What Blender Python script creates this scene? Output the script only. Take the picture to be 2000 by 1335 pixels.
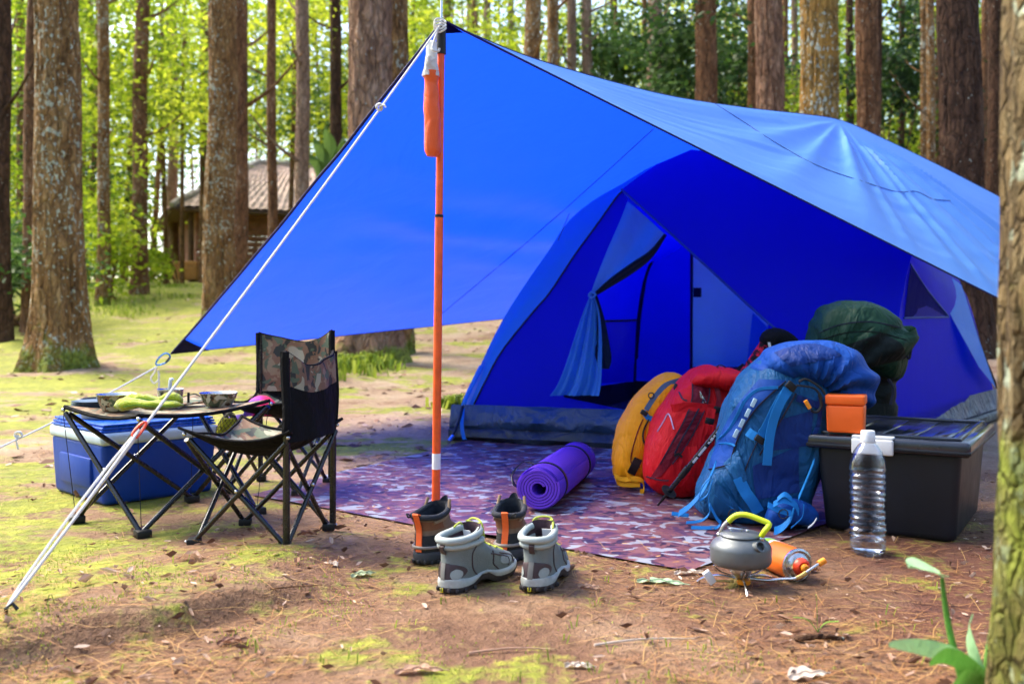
import bpy, bmesh, math, random
import numpy as np
from mathutils import Vector, Matrix
from mathutils.bvhtree import BVHTree
from mathutils.geometry import tessellate_polygon
sc = bpy.context.scene
for o in list(bpy.data.objects): bpy.data.objects.remove(o)
# ---------------------------------------------------------------- camera
CH, FP = 0.62, 1900.0                       # camera height (m), focal length in photo pixels (2000 wide)
cam = bpy.data.cameras.new('camera'); camo = bpy.data.objects.new('camera', cam)
sc.collection.objects.link(camo); sc.camera = camo
cam.sensor_width = 36.0; cam.lens = 36.0*FP/2000; cam.shift_y = -47.5/2000
cam.clip_start = 0.05; cam.clip_end = 600
camo.location = (0, 0, CH); camo.rotation_euler = (math.radians(90), 0, 0)
cam.dof.use_dof = True; cam.dof.focus_distance = 2.75; cam.dof.aperture_fstop = 3.6
# ---------------------------------------------------------------- sky and sun
SUN_AZ, SUN_EL = math.radians(-62), math.radians(50)     # azimuth from +Y towards +X
world = bpy.data.worlds.new('World'); sc.world = world; world.use_nodes = True
wn = world.node_tree; wn.nodes.clear()
wo = wn.nodes.new('ShaderNodeOutputWorld'); wb = wn.nodes.new('ShaderNodeBackground'); ws = wn.nodes.new('ShaderNodeTexSky')
ws.sky_type = 'NISHITA'; ws.sun_disc = False; ws.sun_elevation = SUN_EL; ws.sun_rotation = SUN_AZ
ws.air_density = 1.0; ws.dust_density = 2.5; ws.ozone_density = 0.6
wb.inputs['Strength'].default_value = 0.15
wn.links.new(ws.outputs[0], wb.inputs['Color']); wn.links.new(wb.outputs[0], wo.inputs['Surface'])
sun = bpy.data.lights.new('sun', 'SUN'); sun.energy = 2.2; sun.angle = math.radians(30); sun.color = (1.0, 0.90, 0.70)
suno = bpy.data.objects.new('sun', sun); sc.collection.objects.link(suno)
sdir = Vector((math.sin(SUN_AZ)*math.cos(SUN_EL), math.cos(SUN_AZ)*math.cos(SUN_EL), math.sin(SUN_EL)))
suno.rotation_euler = sdir.to_track_quat('Z', 'Y').to_euler(); suno.location = sdir*30
vs = sc.view_settings; vs.view_transform = 'Standard'; vs.look = 'None'; vs.exposure = 1.85; vs.gamma = 1.0; vs.use_curve_mapping = False
cy = sc.cycles; cy.use_denoising = True; cy.max_bounces = 7; cy.diffuse_bounces = 3; cy.use_adaptive_sampling = True; cy.adaptive_threshold = 0.03; cy.transmission_bounces = 8; cy.transparent_max_bounces = 8
cy.sample_clamp_indirect = 8.0; cy.caustics_reflective = False; cy.caustics_refractive = False
# ---------------------------------------------------------------- helpers
rng = np.random.default_rng(7); random.seed(7)
def V(*a): return np.array(a, float)
def Q(px, py, d): return V((px-1000)/FP*d, d, CH-(py-620)/FP*d)     # point seen at a photo pixel at distance d
def hash3(i, j, k, s):
    h = (i*374761393 + j*668265263 + k*2147483647 + s*974711) & 0xffffffff
    h = ((h ^ (h >> 13))*1274126177) & 0xffffffff
    return ((h ^ (h >> 16)) & 0xffff)/65535.0
def vnoise(P, s=0):
    P = np.atleast_2d(np.asarray(P, float)); I = np.floor(P).astype(np.int64); f = P-I; f = f*f*(3-2*f); r = 0
    for a in (0, 1):
        for b in (0, 1):
            for c in (0, 1):
                w = (f[:,0] if a else 1-f[:,0])*(f[:,1] if b else 1-f[:,1])*(f[:,2] if c else 1-f[:,2])
                r = r + w*hash3(I[:,0]+a, I[:,1]+b, I[:,2]+c, s)
    return r*2-1
def fbm(P, o=3, s=0):
    P = np.atleast_2d(np.asarray(P, float)); r = 0; a = 1.0
    for i in range(o): r = r+a*vnoise(P*2**i+17.3*i, s+i); a *= .5
    return r
PY = np.array([-30, 5.5, 7, 9, 11, 14, 15.5, 18, 21, 27, 40, 80, 200.]); PZ = np.array([0, 0, .05, .17, .32, .70, .86, 1.12, 1.3, 1.66, 2.2, 3.5, 6.])
def sstep(a, b, x): t = np.clip((x-a)/(b-a), 0, 1); return t*t*(3-2*t)
def gz(x, y):
    x = np.atleast_1d(np.asarray(x, float)); y = np.atleast_1d(np.asarray(y, float)); x, y = np.broadcast_arrays(x, y)
    z = (np.interp(y-.5, PY, PZ)+np.interp(y, PY, PZ)+np.interp(y+.5, PY, PZ))/3
    P = np.stack([x, y, 0*x], -1).reshape(-1, 3)
    far = sstep(4.5, 12, y)
    z = z+(fbm(P*2.3, 3).reshape(x.shape))*(.004+.03*far)+fbm(P*.5, 2, 5).reshape(x.shape)*.09*far
    # little mossy bank, lower left
    q = (y-1.73)-(x+.91)*.93 + .06*vnoise(P*3.1, 3).reshape(x.shape)+.02*vnoise(P*14, 4).reshape(x.shape)
    z = z+.05*sstep(-.05, .05, q)*sstep(1.2, .1, q)*sstep(-.30, -.62, x)*sstep(3.2, 2.4, y)
    return z
import bisect
def gz1(x, y):
    if GRID is None: return float(gz(x, y)[0])
    i = min(max(bisect.bisect(GXL, x)-1, 0), len(GXL)-2); j = min(max(bisect.bisect(GYL, y)-1, 0), len(GYL)-2)
    u = (x-GXL[i])/(GXL[i+1]-GXL[i]); w = (y-GYL[j])/(GYL[j+1]-GYL[j]); g = GRID
    return float((g[j, i]*(1-u)+g[j, i+1]*u)*(1-w)+(g[j+1, i]*(1-u)+g[j+1, i+1]*u)*w)
GRID = None
def fb1(p, o=2, s=0):           # fbm of one point, plain Python
    r, amp = 0.0, 1.0
    for q in range(o):
        x, y, z = (c*2**q+17.3*q for c in p); i, j, k = math.floor(x), math.floor(y), math.floor(z); f = [t*t*(3-2*t) for t in (x-i, y-j, z-k)]; v = 0.0
        for a in (0, 1):
            for b in (0, 1):
                for c in (0, 1): v += (f[0] if a else 1-f[0])*(f[1] if b else 1-f[1])*(f[2] if c else 1-f[2])*hash3(i+a, j+b, k+c, s+q)
        r += amp*(v*2-1); amp *= .5
    return r
def G(px, py):
    d = CH*FP/(py-620); p = Q(px, py, d); p[2] = gz1(p[0], p[1]); return p
def crom(pts, n):
    p = np.array(pts, float); m = len(p); out = []
    for t in np.linspace(0, m-1, n):
        i = min(int(t), m-2); u = t-i; p0, p1, p2, p3 = p[max(i-1, 0)], p[i], p[i+1], p[min(i+2, m-1)]
        out.append(.5*((2*p1)+(p2-p0)*u+(2*p0-5*p1+4*p2-p3)*u*u+(3*p1-p0-3*p2+p3)*u**3))
    return np.array(out)
def qpath(pts, n): return np.array([Q(*a) for a in crom(pts, n)])
def wloc(o):
    v = Vector((0, 0, 0))
    while o is not None: v = v+o.location; o = o.parent
    return v
def nrm(v): v = np.asarray(v, float); return v/(np.linalg.norm(v)+1e-12)
class MB:
    def __init__(s): s.v = []; s.f = []; s.n = 0
    def add(s, v, f):
        v = np.asarray(v, float).reshape(-1, 3); s.v.append(v); s.f += [tuple(i+s.n for i in q) for q in f]; s.n += len(v); return s
    def grid(s, A, closed=False, flip=False):
        A = np.asarray(A, float); r, c = A.shape[:2]; f = []
        for i in range(r-1):
            for j in range(c if closed else c-1):
                k = (j+1) % c; q = (i*c+j, i*c+k, (i+1)*c+k, (i+1)*c+j); f.append(q[::-1] if flip else q)
        return s.add(A.reshape(-1, 3), f)
    def loft(s, R, c0=True, c1=True):
        R = np.asarray(R, float); m, c = R.shape[:2]; b = s.n; s.grid(R, True)
        if c0: s.v.append(R[0].mean(0)[None]); s.f += [(s.n, b+(j+1) % c, b+j) for j in range(c)]; s.n += 1
        if c1: e = b+(m-1)*c; s.v.append(R[-1].mean(0)[None]); s.f += [(s.n, e+j, e+(j+1) % c) for j in range(c)]; s.n += 1
        return s
    def tube(s, path, r, n=8, caps=True):
        P = np.asarray(path, float); m = len(P); r = np.broadcast_to(np.asarray(r, float), (m,)); T = np.gradient(P, axis=0)
        up = V(0, 0, 1) if abs(nrm(T[0])[2]) < .9 else V(1, 0, 0); R = []; a = np.linspace(0, 2*math.pi, n, endpoint=False)
        for i in range(m):
            t = nrm(T[i]); x = nrm(np.cross(up, t)); y = np.cross(t, x); up = y
            R.append(P[i]+r[i]*(np.cos(a)[:, None]*x+np.sin(a)[:, None]*y))
        return s.loft(R, caps, caps)
    def ribbon(s, path, w, side, th=.0015):
        P = np.asarray(path, float); S = np.asarray(side, float); S = np.broadcast_to(S, P.shape); T = np.gradient(P, axis=0); R = []
        for i in range(len(P)):
            x = nrm(S[i]); nn = nrm(np.cross(nrm(T[i]), x)); h = w/2
            R.append([P[i]-x*h-nn*th, P[i]+x*h-nn*th, P[i]+x*h+nn*th, P[i]-x*h+nn*th])
        return s.loft(R)
    def lathe(s, prof, n=32, M=None, c0=True, c1=True):
        a = np.linspace(0, 2*math.pi, n, endpoint=False)
        R = np.array([[(r*math.cos(t), r*math.sin(t), z) for t in a] for r, z in prof])
        if M is not None: R = R@np.array(M.to_3x3()).T+np.array(M.translation)
        return s.loft(R, c0, c1)
    def box(s, size, M=None, bev=0.0, seg=2, taper=1.0):
        bm = bmesh.new(); bmesh.ops.create_cube(bm, size=1)
        for v in bm.verts:
            k = taper if v.co.z < 0 else 1.0
            v.co = Vector((v.co.x*size[0]*k, v.co.y*size[1]*k, v.co.z*size[2]))
        if bev: bmesh.ops.bevel(bm, geom=list(bm.edges), offset=bev, segments=seg, affect='EDGES', profile=.5)
        if M is not None: bm.transform(M)
        bm.verts.index_update(); s.add([v.co[:] for v in bm.verts], [[v.index for v in f.verts] for f in bm.faces]); bm.free(); return s
    def poly(s, pts):
        pts = [Vector(p) for p in pts]; s.add([p[:] for p in pts], tessellate_polygon([pts])); return s
    def ball(s, c, r, n=10, sc3=(1, 1, 1)):
        R = [[np.asarray(c)+r*V(math.sin(p)*math.cos(t)*sc3[0], math.sin(p)*math.sin(t)*sc3[1], -math.cos(p)*sc3[2]) for t in np.linspace(0, 2*math.pi, n, endpoint=False)] for p in np.linspace(.15, math.pi-.15, n//2+1)]
        return s.loft(R)
    def arr(s): return np.concatenate(s.v)
    def bvh(s): return BVHTree.FromPolygons([Vector(p) for p in s.arr()], s.f)
    def build(s, name, m, parent=None, smooth=True, origin=None, warp=None):
        v = s.arr()
        if warp is not None: v = warp(v)
        o_ = wloc(parent) if parent is not None else Vector(origin if origin is not None else (0, 0, 0))
        me = bpy.data.meshes.new(name); me.from_pydata((v-np.array(o_)).tolist(), [], s.f)
        if smooth: me.polygons.foreach_set('use_smooth', [True]*len(me.polygons))
        bm = bmesh.new(); bm.from_mesh(me); bmesh.ops.recalc_face_normals(bm, faces=bm.faces)
        if smooth:
            for e in bm.edges:
                if len(e.link_faces) == 2 and e.calc_face_angle(0) > .75: e.smooth = False
        bm.to_mesh(me); bm.free()
        me.materials.append(m); o = bpy.data.objects.new(name, me); sc.collection.objects.link(o)
        if parent is not None: o.parent = parent
        else: o.location = o_
        return o
def RT(loc, rz=0, rx=0, ry=0): return Matrix.Translation(Vector(loc)) @ Matrix.Rotation(rz, 4, 'Z') @ Matrix.Rotation(rx, 4, 'X') @ Matrix.Rotation(ry, 4, 'Y')
def tag(o, label=None, cat=None, group=None, kind=None):
    if label: o['label'] = label
    if cat: o['category'] = cat
    if group: o['group'] = group
    if kind: o['kind'] = kind
    return o
def thing(name, label, cat, loc=(0, 0, 0), group=None):
    o = bpy.data.objects.new(name, None); sc.collection.objects.link(o); o.location = Vector(loc); o.empty_display_size = .05
    return tag(o, label, cat, group)
def copy_tree(o, parent=None):
    c = o.copy(); sc.collection.objects.link(c); c.parent = parent
    for ch in list(o.children): copy_tree(ch, c)
    return c
def onsurf(b, pts, off=.004):
    out = []
    for px, py in pts:
        d = nrm(Q(px, py, 1)-V(0, 0, CH)); h = b.ray_cast(Vector((0, 0, CH)), Vector(d))
        if h[0] is None: h = b.find_nearest(Vector(Q(px, py, out[-1][1] if out else 3.0)))
        out.append(np.array(h[0])-d*off)
    return np.array(out)
# ---------------------------------------------------------------- materials
class NT:
    def __init__(s, name):
        s.m = bpy.data.materials.new(name); s.m.use_nodes = True; s.t = s.m.node_tree; s.t.nodes.clear(); s.out = s.n('OutputMaterial'); s.tc = s.n('TexCoord').outputs['Object']
    def n(s, ty, **kw):
        x = s.t.nodes.new('ShaderNode'+ty)
        for k, v in kw.items(): setattr(x, k, v)
        return x
    def l(s, a, b): s.t.links.new(a, b)
    def map(s, scale, src=None):
        x = s.n('Mapping'); x.inputs['Scale'].default_value = scale if hasattr(scale, '__len__') else (scale,)*3; s.l(src or s.tc, x.inputs['Vector']); return x.outputs[0]
    def noise(s, scale, detail=4, rough=.55, vec=None, dist=0):
        x = s.n('TexNoise'); x.inputs['Scale'].default_value = scale; x.inputs['Detail'].default_value = detail; x.inputs['Roughness'].default_value = rough; x.inputs['Distortion'].default_value = dist
        s.l(vec or s.tc, x.inputs['Vector']); return x.outputs['Fac']
    def voro(s, scale, feat='F1', vec=None, out='Distance'):
        x = s.n('TexVoronoi', feature=feat); x.inputs['Scale'].default_value = scale; s.l(vec or s.tc, x.inputs['Vector']); return x.outputs[out]
    def ramp(s, f, stops, const=False):
        x = s.n('ValToRGB'); e = x.color_ramp.elements; x.color_ramp.interpolation = 'CONSTANT' if const else 'LINEAR'
        while len(e) < len(stops): e.new(1.0)
        for i, (p, c) in enumerate(stops): e[i].position = p; e[i].color = (*c, 1) if hasattr(c, '__len__') else (c, c, c, 1)
        s.l(f, x.inputs[0]); return x.outputs[0]
    def mix(s, f, a, b, mode='MIX'):
        x = s.n('MixRGB', blend_type=mode)
        for i, q in enumerate((f, a, b)):
            if hasattr(q, 'is_linked'): s.l(q, x.inputs[i])
            else: x.inputs[i].default_value = q if i == 0 else (*q, 1)
        return x.outputs[0]
    def math(s, op, a, b=0.0):
        x = s.n('Math', operation=op)
        for i, q in enumerate((a, b)):
            if hasattr(q, 'is_linked'): s.l(q, x.inputs[i])
            else: x.inputs[i].default_value = q
        return x.outputs[0]
    def bump(s, h, st=.3, dist=.01, nrm=None):
        x = s.n('Bump'); x.inputs['Strength'].default_value = st; x.inputs['Distance'].default_value = dist; s.l(h, x.inputs['Height'])
        if nrm: s.l(nrm, x.inputs['Normal'])
        return x.outputs[0]
    def pbsdf(s, col, rough=.6, metal=0.0, nor=None, spec=.5, **kw):
        x = s.n('BsdfPrincipled')
        for k, q in (('Base Color', col), ('Roughness', rough), ('Metallic', metal), ('Specular IOR Level', spec)):
            if hasattr(q, 'is_linked'): s.l(q, x.inputs[k])
            else: x.inputs[k].default_value = (*q, 1) if hasattr(q, '__len__') else q
        for k, q in kw.items(): x.inputs[k.replace('_', ' ')].default_value = q
        if nor: s.l(nor, x.inputs['Normal'])
        return x.outputs[0]
    def done(s, sh): s.l(sh, s.out.inputs['Surface']); return s.m
MC = {}
def pm(name, col, rough=.55, metal=0.0, var=.18, scale=14, bump=.15, bscale=60, spec=.5, **kw):
    if name in MC: return MC[name]
    t = NT(name); n = t.noise(scale, 5); d = tuple(c*(1-var) for c in col); l = tuple(min(1, c*(1+var)) for c in col)
    c = t.ramp(n, [(.3, d), (.7, l)]); r = t.math('ADD', t.math('MULTIPLY', t.noise(scale*2.3, 3), .25), rough-.12)
    MC[name] = t.done(t.pbsdf(c, r, metal, t.bump(t.noise(bscale, 4), bump, .004) if bump else None, spec, **kw)); return MC[name]
def cloth(name, col, trans=.35, rough=.6, wr=.25, wscale=5, weave=True, tcol=None, top=None, spec=.2, dirt=.12, sheen=0.0, crease=.12):
    if name in MC: return MC[name]
    t = NT(name); n = t.noise(3.5, 5); c = t.ramp(n, [(.3, tuple(q*(1-dirt) for q in col)), (.7, tuple(min(1, q*(1+dirt)) for q in col))])
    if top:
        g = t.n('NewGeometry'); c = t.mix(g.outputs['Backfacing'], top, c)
    w1 = t.noise(wscale, 4, .55, t.map((1, 1, .5)), 1.2); w2 = t.ramp(t.math('ABSOLUTE', t.math('SUBTRACT', t.noise(wscale*.8, 2, .5, t.map((1.1, .8, .7)), 1.5), .5)), [(0, 0), (.09, 1)]); nb = t.bump(t.math('ADD', w1, t.math('MULTIPLY', w2, crease)), wr, .03)
    if weave: nb = t.bump(t.noise(420, 2), .12, .001, nb)
    p = t.pbsdf(c, rough, 0, nb, spec, Sheen_Weight=sheen)
    if trans:
        tr = t.n('BsdfTranslucent'); t.l(nb, tr.inputs['Normal']); tr.inputs['Color'].default_value = (*(tcol or col), 1)
        mx = t.n('MixShader'); mx.inputs[0].default_value = trans; t.l(p, mx.inputs[1]); t.l(tr.outputs[0], mx.inputs[2]); p = mx.outputs[0]
    MC[name] = t.done(p); return MC[name]
def camo(name, cols, scale, stretch=(1, 1, 1), light=None, lscale=1.5, rough=.6, bump=.2):
    t = NT(name); v = t.map(stretch); a = t.noise(scale, 2.5, .55, v, .6); b = t.noise(scale*1.15, 2.5, .55, t.map(tuple(1.01*q for q in stretch), t.n('TexCoord').outputs['Object']), .9)
    x = t.n('Mapping'); x.inputs['Location'].default_value = (3.7, 9.1, 2.2); x.inputs['Scale'].default_value = stretch; t.l(t.tc, x.inputs['Vector'])
    b = t.noise(scale*1.1, 2.5, .55, x.outputs[0], .9)
    c = t.ramp(a, [(0, cols[0]), (.43, cols[1]), (.54, cols[2])], True); c = t.mix(t.ramp(b, [(0, 0), (.56, 1)], True), c, cols[3])
    if light:
        y = t.n('Mapping'); y.inputs['Location'].default_value = (7.7, 1.1, 5.2); y.inputs['Scale'].default_value = stretch; t.l(t.tc, y.inputs['Vector'])
        c = t.mix(t.ramp(t.noise(scale*lscale, 2, .5, y.outputs[0], .7), [(0, 0), (.585, 1)], True), c, light)
    c = t.mix(.35, c, t.ramp(t.noise(7, 5), [(.3, .55), (.7, 1.0)]), 'MULTIPLY')
    nb = t.bump(t.noise(300, 2), .15, .001, t.bump(t.noise(9, 3), bump, .02)); return t.done(t.pbsdf(c, rough, 0, nb, .4))
M_black = pm('black_plastic', (.009, .0095, .011), .45, spec=.35); M_steel = pm('brushed_steel', (.62, .62, .63), .25, 1.0, .08); M_alu = pm('dull_aluminium', (.55, .56, .58), .35, 1.0, .1)
M_tube = pm('black_steel_tube', (.006, .007, .009), .25, 0, .2, 20, .05, spec=.6); M_rope = pm('white_rope', (.78, .77, .78), .7, 0, .1, 60, .6, 500)
# ================================================================ ground
def ground_mat():
    t = NT('forest_soil'); sx = t.n('SeparateXYZ'); t.l(t.tc, sx.inputs[0])
    big = t.noise(1.1, 5, .6); mid = t.noise(5.5, 6, .65); fine = t.noise(38, 5, .65); vf = t.noise(170, 3, .6)
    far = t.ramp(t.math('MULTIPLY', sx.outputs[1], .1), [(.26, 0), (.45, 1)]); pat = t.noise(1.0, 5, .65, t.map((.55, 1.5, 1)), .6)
    soil = t.ramp(t.noise(3.0, 6, .6), [(.3, (.14, .066, .036)), (.5, (.24, .128, .070)), (.72, (.36, .235, .145))])
    red = t.ramp(mid, [(.3, (.095, .034, .020)), (.7, (.20, .078, .045))])
    rf = t.math('ADD', t.math('MULTIPLY', sx.outputs[0], .42), t.math('MULTIPLY', t.math('SUBTRACT', big, .5), 2.2))
    soil = t.mix(t.ramp(rf, [(.0, 0), (.5, 1)]), soil, red)
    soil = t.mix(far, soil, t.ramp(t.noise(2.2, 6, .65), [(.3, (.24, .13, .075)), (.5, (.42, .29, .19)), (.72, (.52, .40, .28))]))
    soil = t.mix(.75, soil, t.ramp(fine, [(.25, .45), (.6, 1.05)]), 'MULTIPLY')
    moss = t.ramp(t.math('ADD', t.math('MULTIPLY', t.noise(24, 4), .6), t.math('MULTIPLY', t.noise(3.5, 4), .4)), [(.3, (.13, .16, .015)), (.5, (.26, .29, .026)), (.68, (.46, .46, .05))])
    # moss grows on the open slope behind and left of the camp
    mf = t.math('ADD', t.math('MULTIPLY', t.math('SUBTRACT', big, .5), 1.5), t.math('MULTIPLY', t.math('SUBTRACT', mid, .5), 1.7))
    mf = t.math('ADD', mf, t.math('MULTIPLY', far, t.math('ADD', t.math('MULTIPLY', t.math('SUBTRACT', pat, .5), 3.6), -.02))); mf = t.math('SUBTRACT', mf, t.math('MULTIPLY', sx.outputs[0], .10)); mf = t.math('ADD', mf, t.math('MULTIPLY', t.math('SUBTRACT', fine, .5), .8))
    c = t.mix(t.ramp(mf, [(.05, 0), (.30, .92)]), soil, moss)
    c = t.mix(.5, c, t.ramp(vf, [(.3, .6), (.6, 1.1)]), 'MULTIPLY')
    h = t.math('ADD', t.math('MULTIPLY', fine, 1.0), t.math('MULTIPLY', vf, .35))
    nb = t.bump(h, .9, .02, t.bump(mid, .5, .06))
    return t.done(t.pbsdf(c, t.ramp(fine, [(.3, .95), (.8, .62)]), 0, nb, .3))
def axis(a, b, st, lo, hi, g=1.13):
    x = list(np.arange(a, b+1e-6, st)); s = st
    while x[-1] < hi: s = min(s*g, 6.0); x.append(x[-1]+s)
    s = st; p = []
    y = a
    while y > lo: s = min(s*g, 6.0); y -= s; p.append(y)
    return np.array(p[::-1]+x)
gx, gy = axis(-2.6, 2.2, .022, -90, 90), axis(1.2, 5.2, .022, -40, 180)
X, Y = np.meshgrid(gx, gy); GRID = gz(X, Y); GXL, GYL = gx.tolist(), gy.tolist(); A = np.stack([X, Y, GRID], -1)
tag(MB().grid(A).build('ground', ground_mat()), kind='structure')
# ================================================================ pine trunks
def bark(name, c0, c1, c2, lichen=.0, lcol=(.52, .54, .44), moss=0.0, sc_=1.0, orange=0):
    t = NT(name); wv = t.n('TexNoise'); wv.inputs['Scale'].default_value = 6*sc_; wv.inputs['Detail'].default_value = 3; t.l(t.tc, wv.inputs['Vector']); vm = t.n('VectorMath', operation='MULTIPLY_ADD'); t.l(wv.outputs['Color'], vm.inputs[0]); vm.inputs[1].default_value = (.12/sc_,)*3; t.l(t.tc, vm.inputs[2]); v = t.map((1, 1, .3), vm.outputs[0]); pl = t.voro(17*sc_, 'DISTANCE_TO_EDGE', t.n('TexCoord').outputs['Object'] and v); n = t.noise(9*sc_, 6, .65, v, .5); f = t.noise(55*sc_, 4, .6, v)
    c = t.ramp(n, [(.28, c0), (.5, c1), (.75, c2)]); c = t.mix(.85, c, t.ramp(f, [(.25, .45), (.6, 1.1)]), 'MULTIPLY')
    cr = t.ramp(pl, [(0, .3), (.16, 1)]); c = t.mix(.6, c, cr, 'MULTIPLY')
    if orange: c = t.mix(t.ramp(t.noise(4, 4), [(.45, 0), (.62, .75)]), c, (.36, .17, .03))
    if lichen:
        l = t.math('ADD', t.noise(34, 3, .5, t.map((1, 1, .7))), t.math('MULTIPLY', t.noise(1.9, 3), .5)); l2 = t.math('ADD', t.noise(9, 4, .55), t.math('MULTIPLY', t.noise(1.1, 2), .3)); l = t.math('MAXIMUM', l, t.math('ADD', l2, .06)); c = t.mix(t.ramp(l, [(.985-lichen*.13, 0), (1.02-lichen*.13, .85)]), c, t.ramp(t.noise(60, 3), [(.3, tuple(q*.6 for q in lcol)), (.7, lcol)]))
    if moss:
        sx = t.n('SeparateXYZ'); t.l(t.tc, sx.inputs[0]); mz = t.ramp(t.math('ADD', t.math('MULTIPLY', sx.outputs[2], -.5/moss), t.math('MULTIPLY', t.noise(5, 4), 1.3)), [(.42, 0), (.66, .9)])
        c = t.mix(mz, c, t.ramp(t.noise(30, 4), [(.3, (.06, .085, .01)), (.7, (.24, .30, .035))]))
    h = t.math('ADD', t.math('MULTIPLY', cr, .8), t.math('ADD', n, t.math('MULTIPLY', f, .5)))
    return t.done(t.pbsdf(c, .9, 0, t.bump(h, .8, .03), .2))
B = {'lich': bark('lichen_bark', (.09, .040, .012), (.28, .145, .055), (.45, .29, .13), 1.0, moss=.5), 'brown': bark('brown_bark', (.085, .038, .018), (.22, .105, .05), (.36, .20, .11), .45),
     'red': bark('reddish_plated_bark', (.11, .05, .03), (.28, .15, .09), (.44, .28, .19), .25, moss=.25, sc_=.8), 'pale': bark('pale_pine_bark', (.16, .09, .06), (.30, .19, .13), (.42, .30, .22), .3),
     'dark': bark('dark_bark', (.03, .017, .012), (.085, .042, .024), (.15, .08, .045), .1), 'orange': bark('orange_lichen_bark', (.17, .085, .02), (.32, .18, .05), (.43, .28, .10), 1.0, orange=1),
     'moss': bark('mossy_near_bark', (.07, .045, .022), (.17, .12, .055), (.30, .25, .14), 1.1, (.42, .50, .38), 1.1, 3.2)}
def trunk_mesh(x, y, w, H, lean, seed, seg, rings, flare=.55, amp=.012, z0=None):
    zb = gz1(x, y)-.12 if z0 is None else z0; r0 = w/2; t = np.linspace(0, 1, rings)**1.35; zz = t*H; R = []
    ph = np.linspace(0, 2*math.pi, seg, endpoint=False); wob = .06*w*np.array([math.sin(seed+q*3.1)+.5*math.sin(seed*2+q*7) for q in zz/3.])
    for i in range(rings):
        z = zz[i]; r = r0*(1-.45*z/H)*(1+flare*math.exp(-z/(.35+w*.35)))
        root = 1+.22*flare*math.exp(-z/.28)*np.cos(ph*5+seed)+.05*np.cos(ph*2+seed*1.7)
        P = np.stack([np.cos(ph)*5+seed*3, np.sin(ph)*5, np.full(seg, z*2.6)], -1); b = amp*(1-np.abs(fbm(P*np.array([1.3, 1.3, .8]), 3, int(seed*7) % 97))*1.6)
        rr = r*root+b; R.append(np.stack([x+lean*z+wob[i]+np.cos(ph)*rr, y+np.sin(ph)*rr, np.full(seg, zb+z)], -1))
    return np.array(R)
def mk_crown_pine():
    v, f = [], []; r = np.random.default_rng(3)
    for k in range(200):
        a = r.uniform(0, 6.28); h = r.uniform(0, 1); rad = (1-h)**.7*2.4*math.sqrt(r.uniform(.05, 1)); c = V(rad*math.cos(a), rad*math.sin(a), h*5)
        for q in range(2):
            d = nrm(r.normal(size=3)+V(math.cos(a), math.sin(a), .2)); s = nrm(np.cross(d, r.normal(size=3))); L = r.uniform(.2, .4); b = len(v)
            v += [c, c+d*L*.5+s*.05, c+d*L, c+d*L*.5-s*.05]; f += [(b, b+1, b+2, b+3)]
    me = bpy.data.meshes.new('pine_crown'); me.from_pydata([tuple(p) for p in v], [], f); return me
def leaf_mat(name, cols, tr=.5, rough=.5):
    t = NT(name); g = t.n('Attribute', attribute_name='tone'); c = t.ramp(g.outputs['Fac'], [(0, cols[0]), (.5, cols[1]), (1, cols[2])])
    p = t.pbsdf(c, rough, 0, None, .35); q = t.n('BsdfTranslucent'); t.l(c, q.inputs['Color']); m = t.n('MixShader'); m.inputs[0].default_value = tr; t.l(p, m.inputs[1]); t.l(q.outputs[0], m.inputs[2]); return t.done(m.outputs[0])
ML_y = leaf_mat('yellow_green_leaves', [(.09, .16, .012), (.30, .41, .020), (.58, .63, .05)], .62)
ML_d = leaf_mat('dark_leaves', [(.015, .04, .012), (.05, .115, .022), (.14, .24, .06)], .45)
ML_n = leaf_mat('pine_needle_leaves', [(.02, .04, .012), (.04, .07, .02), (.06, .10, .03)], .3)
CROWN = mk_crown_pine(); CROWN.materials.append(ML_n)
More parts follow.
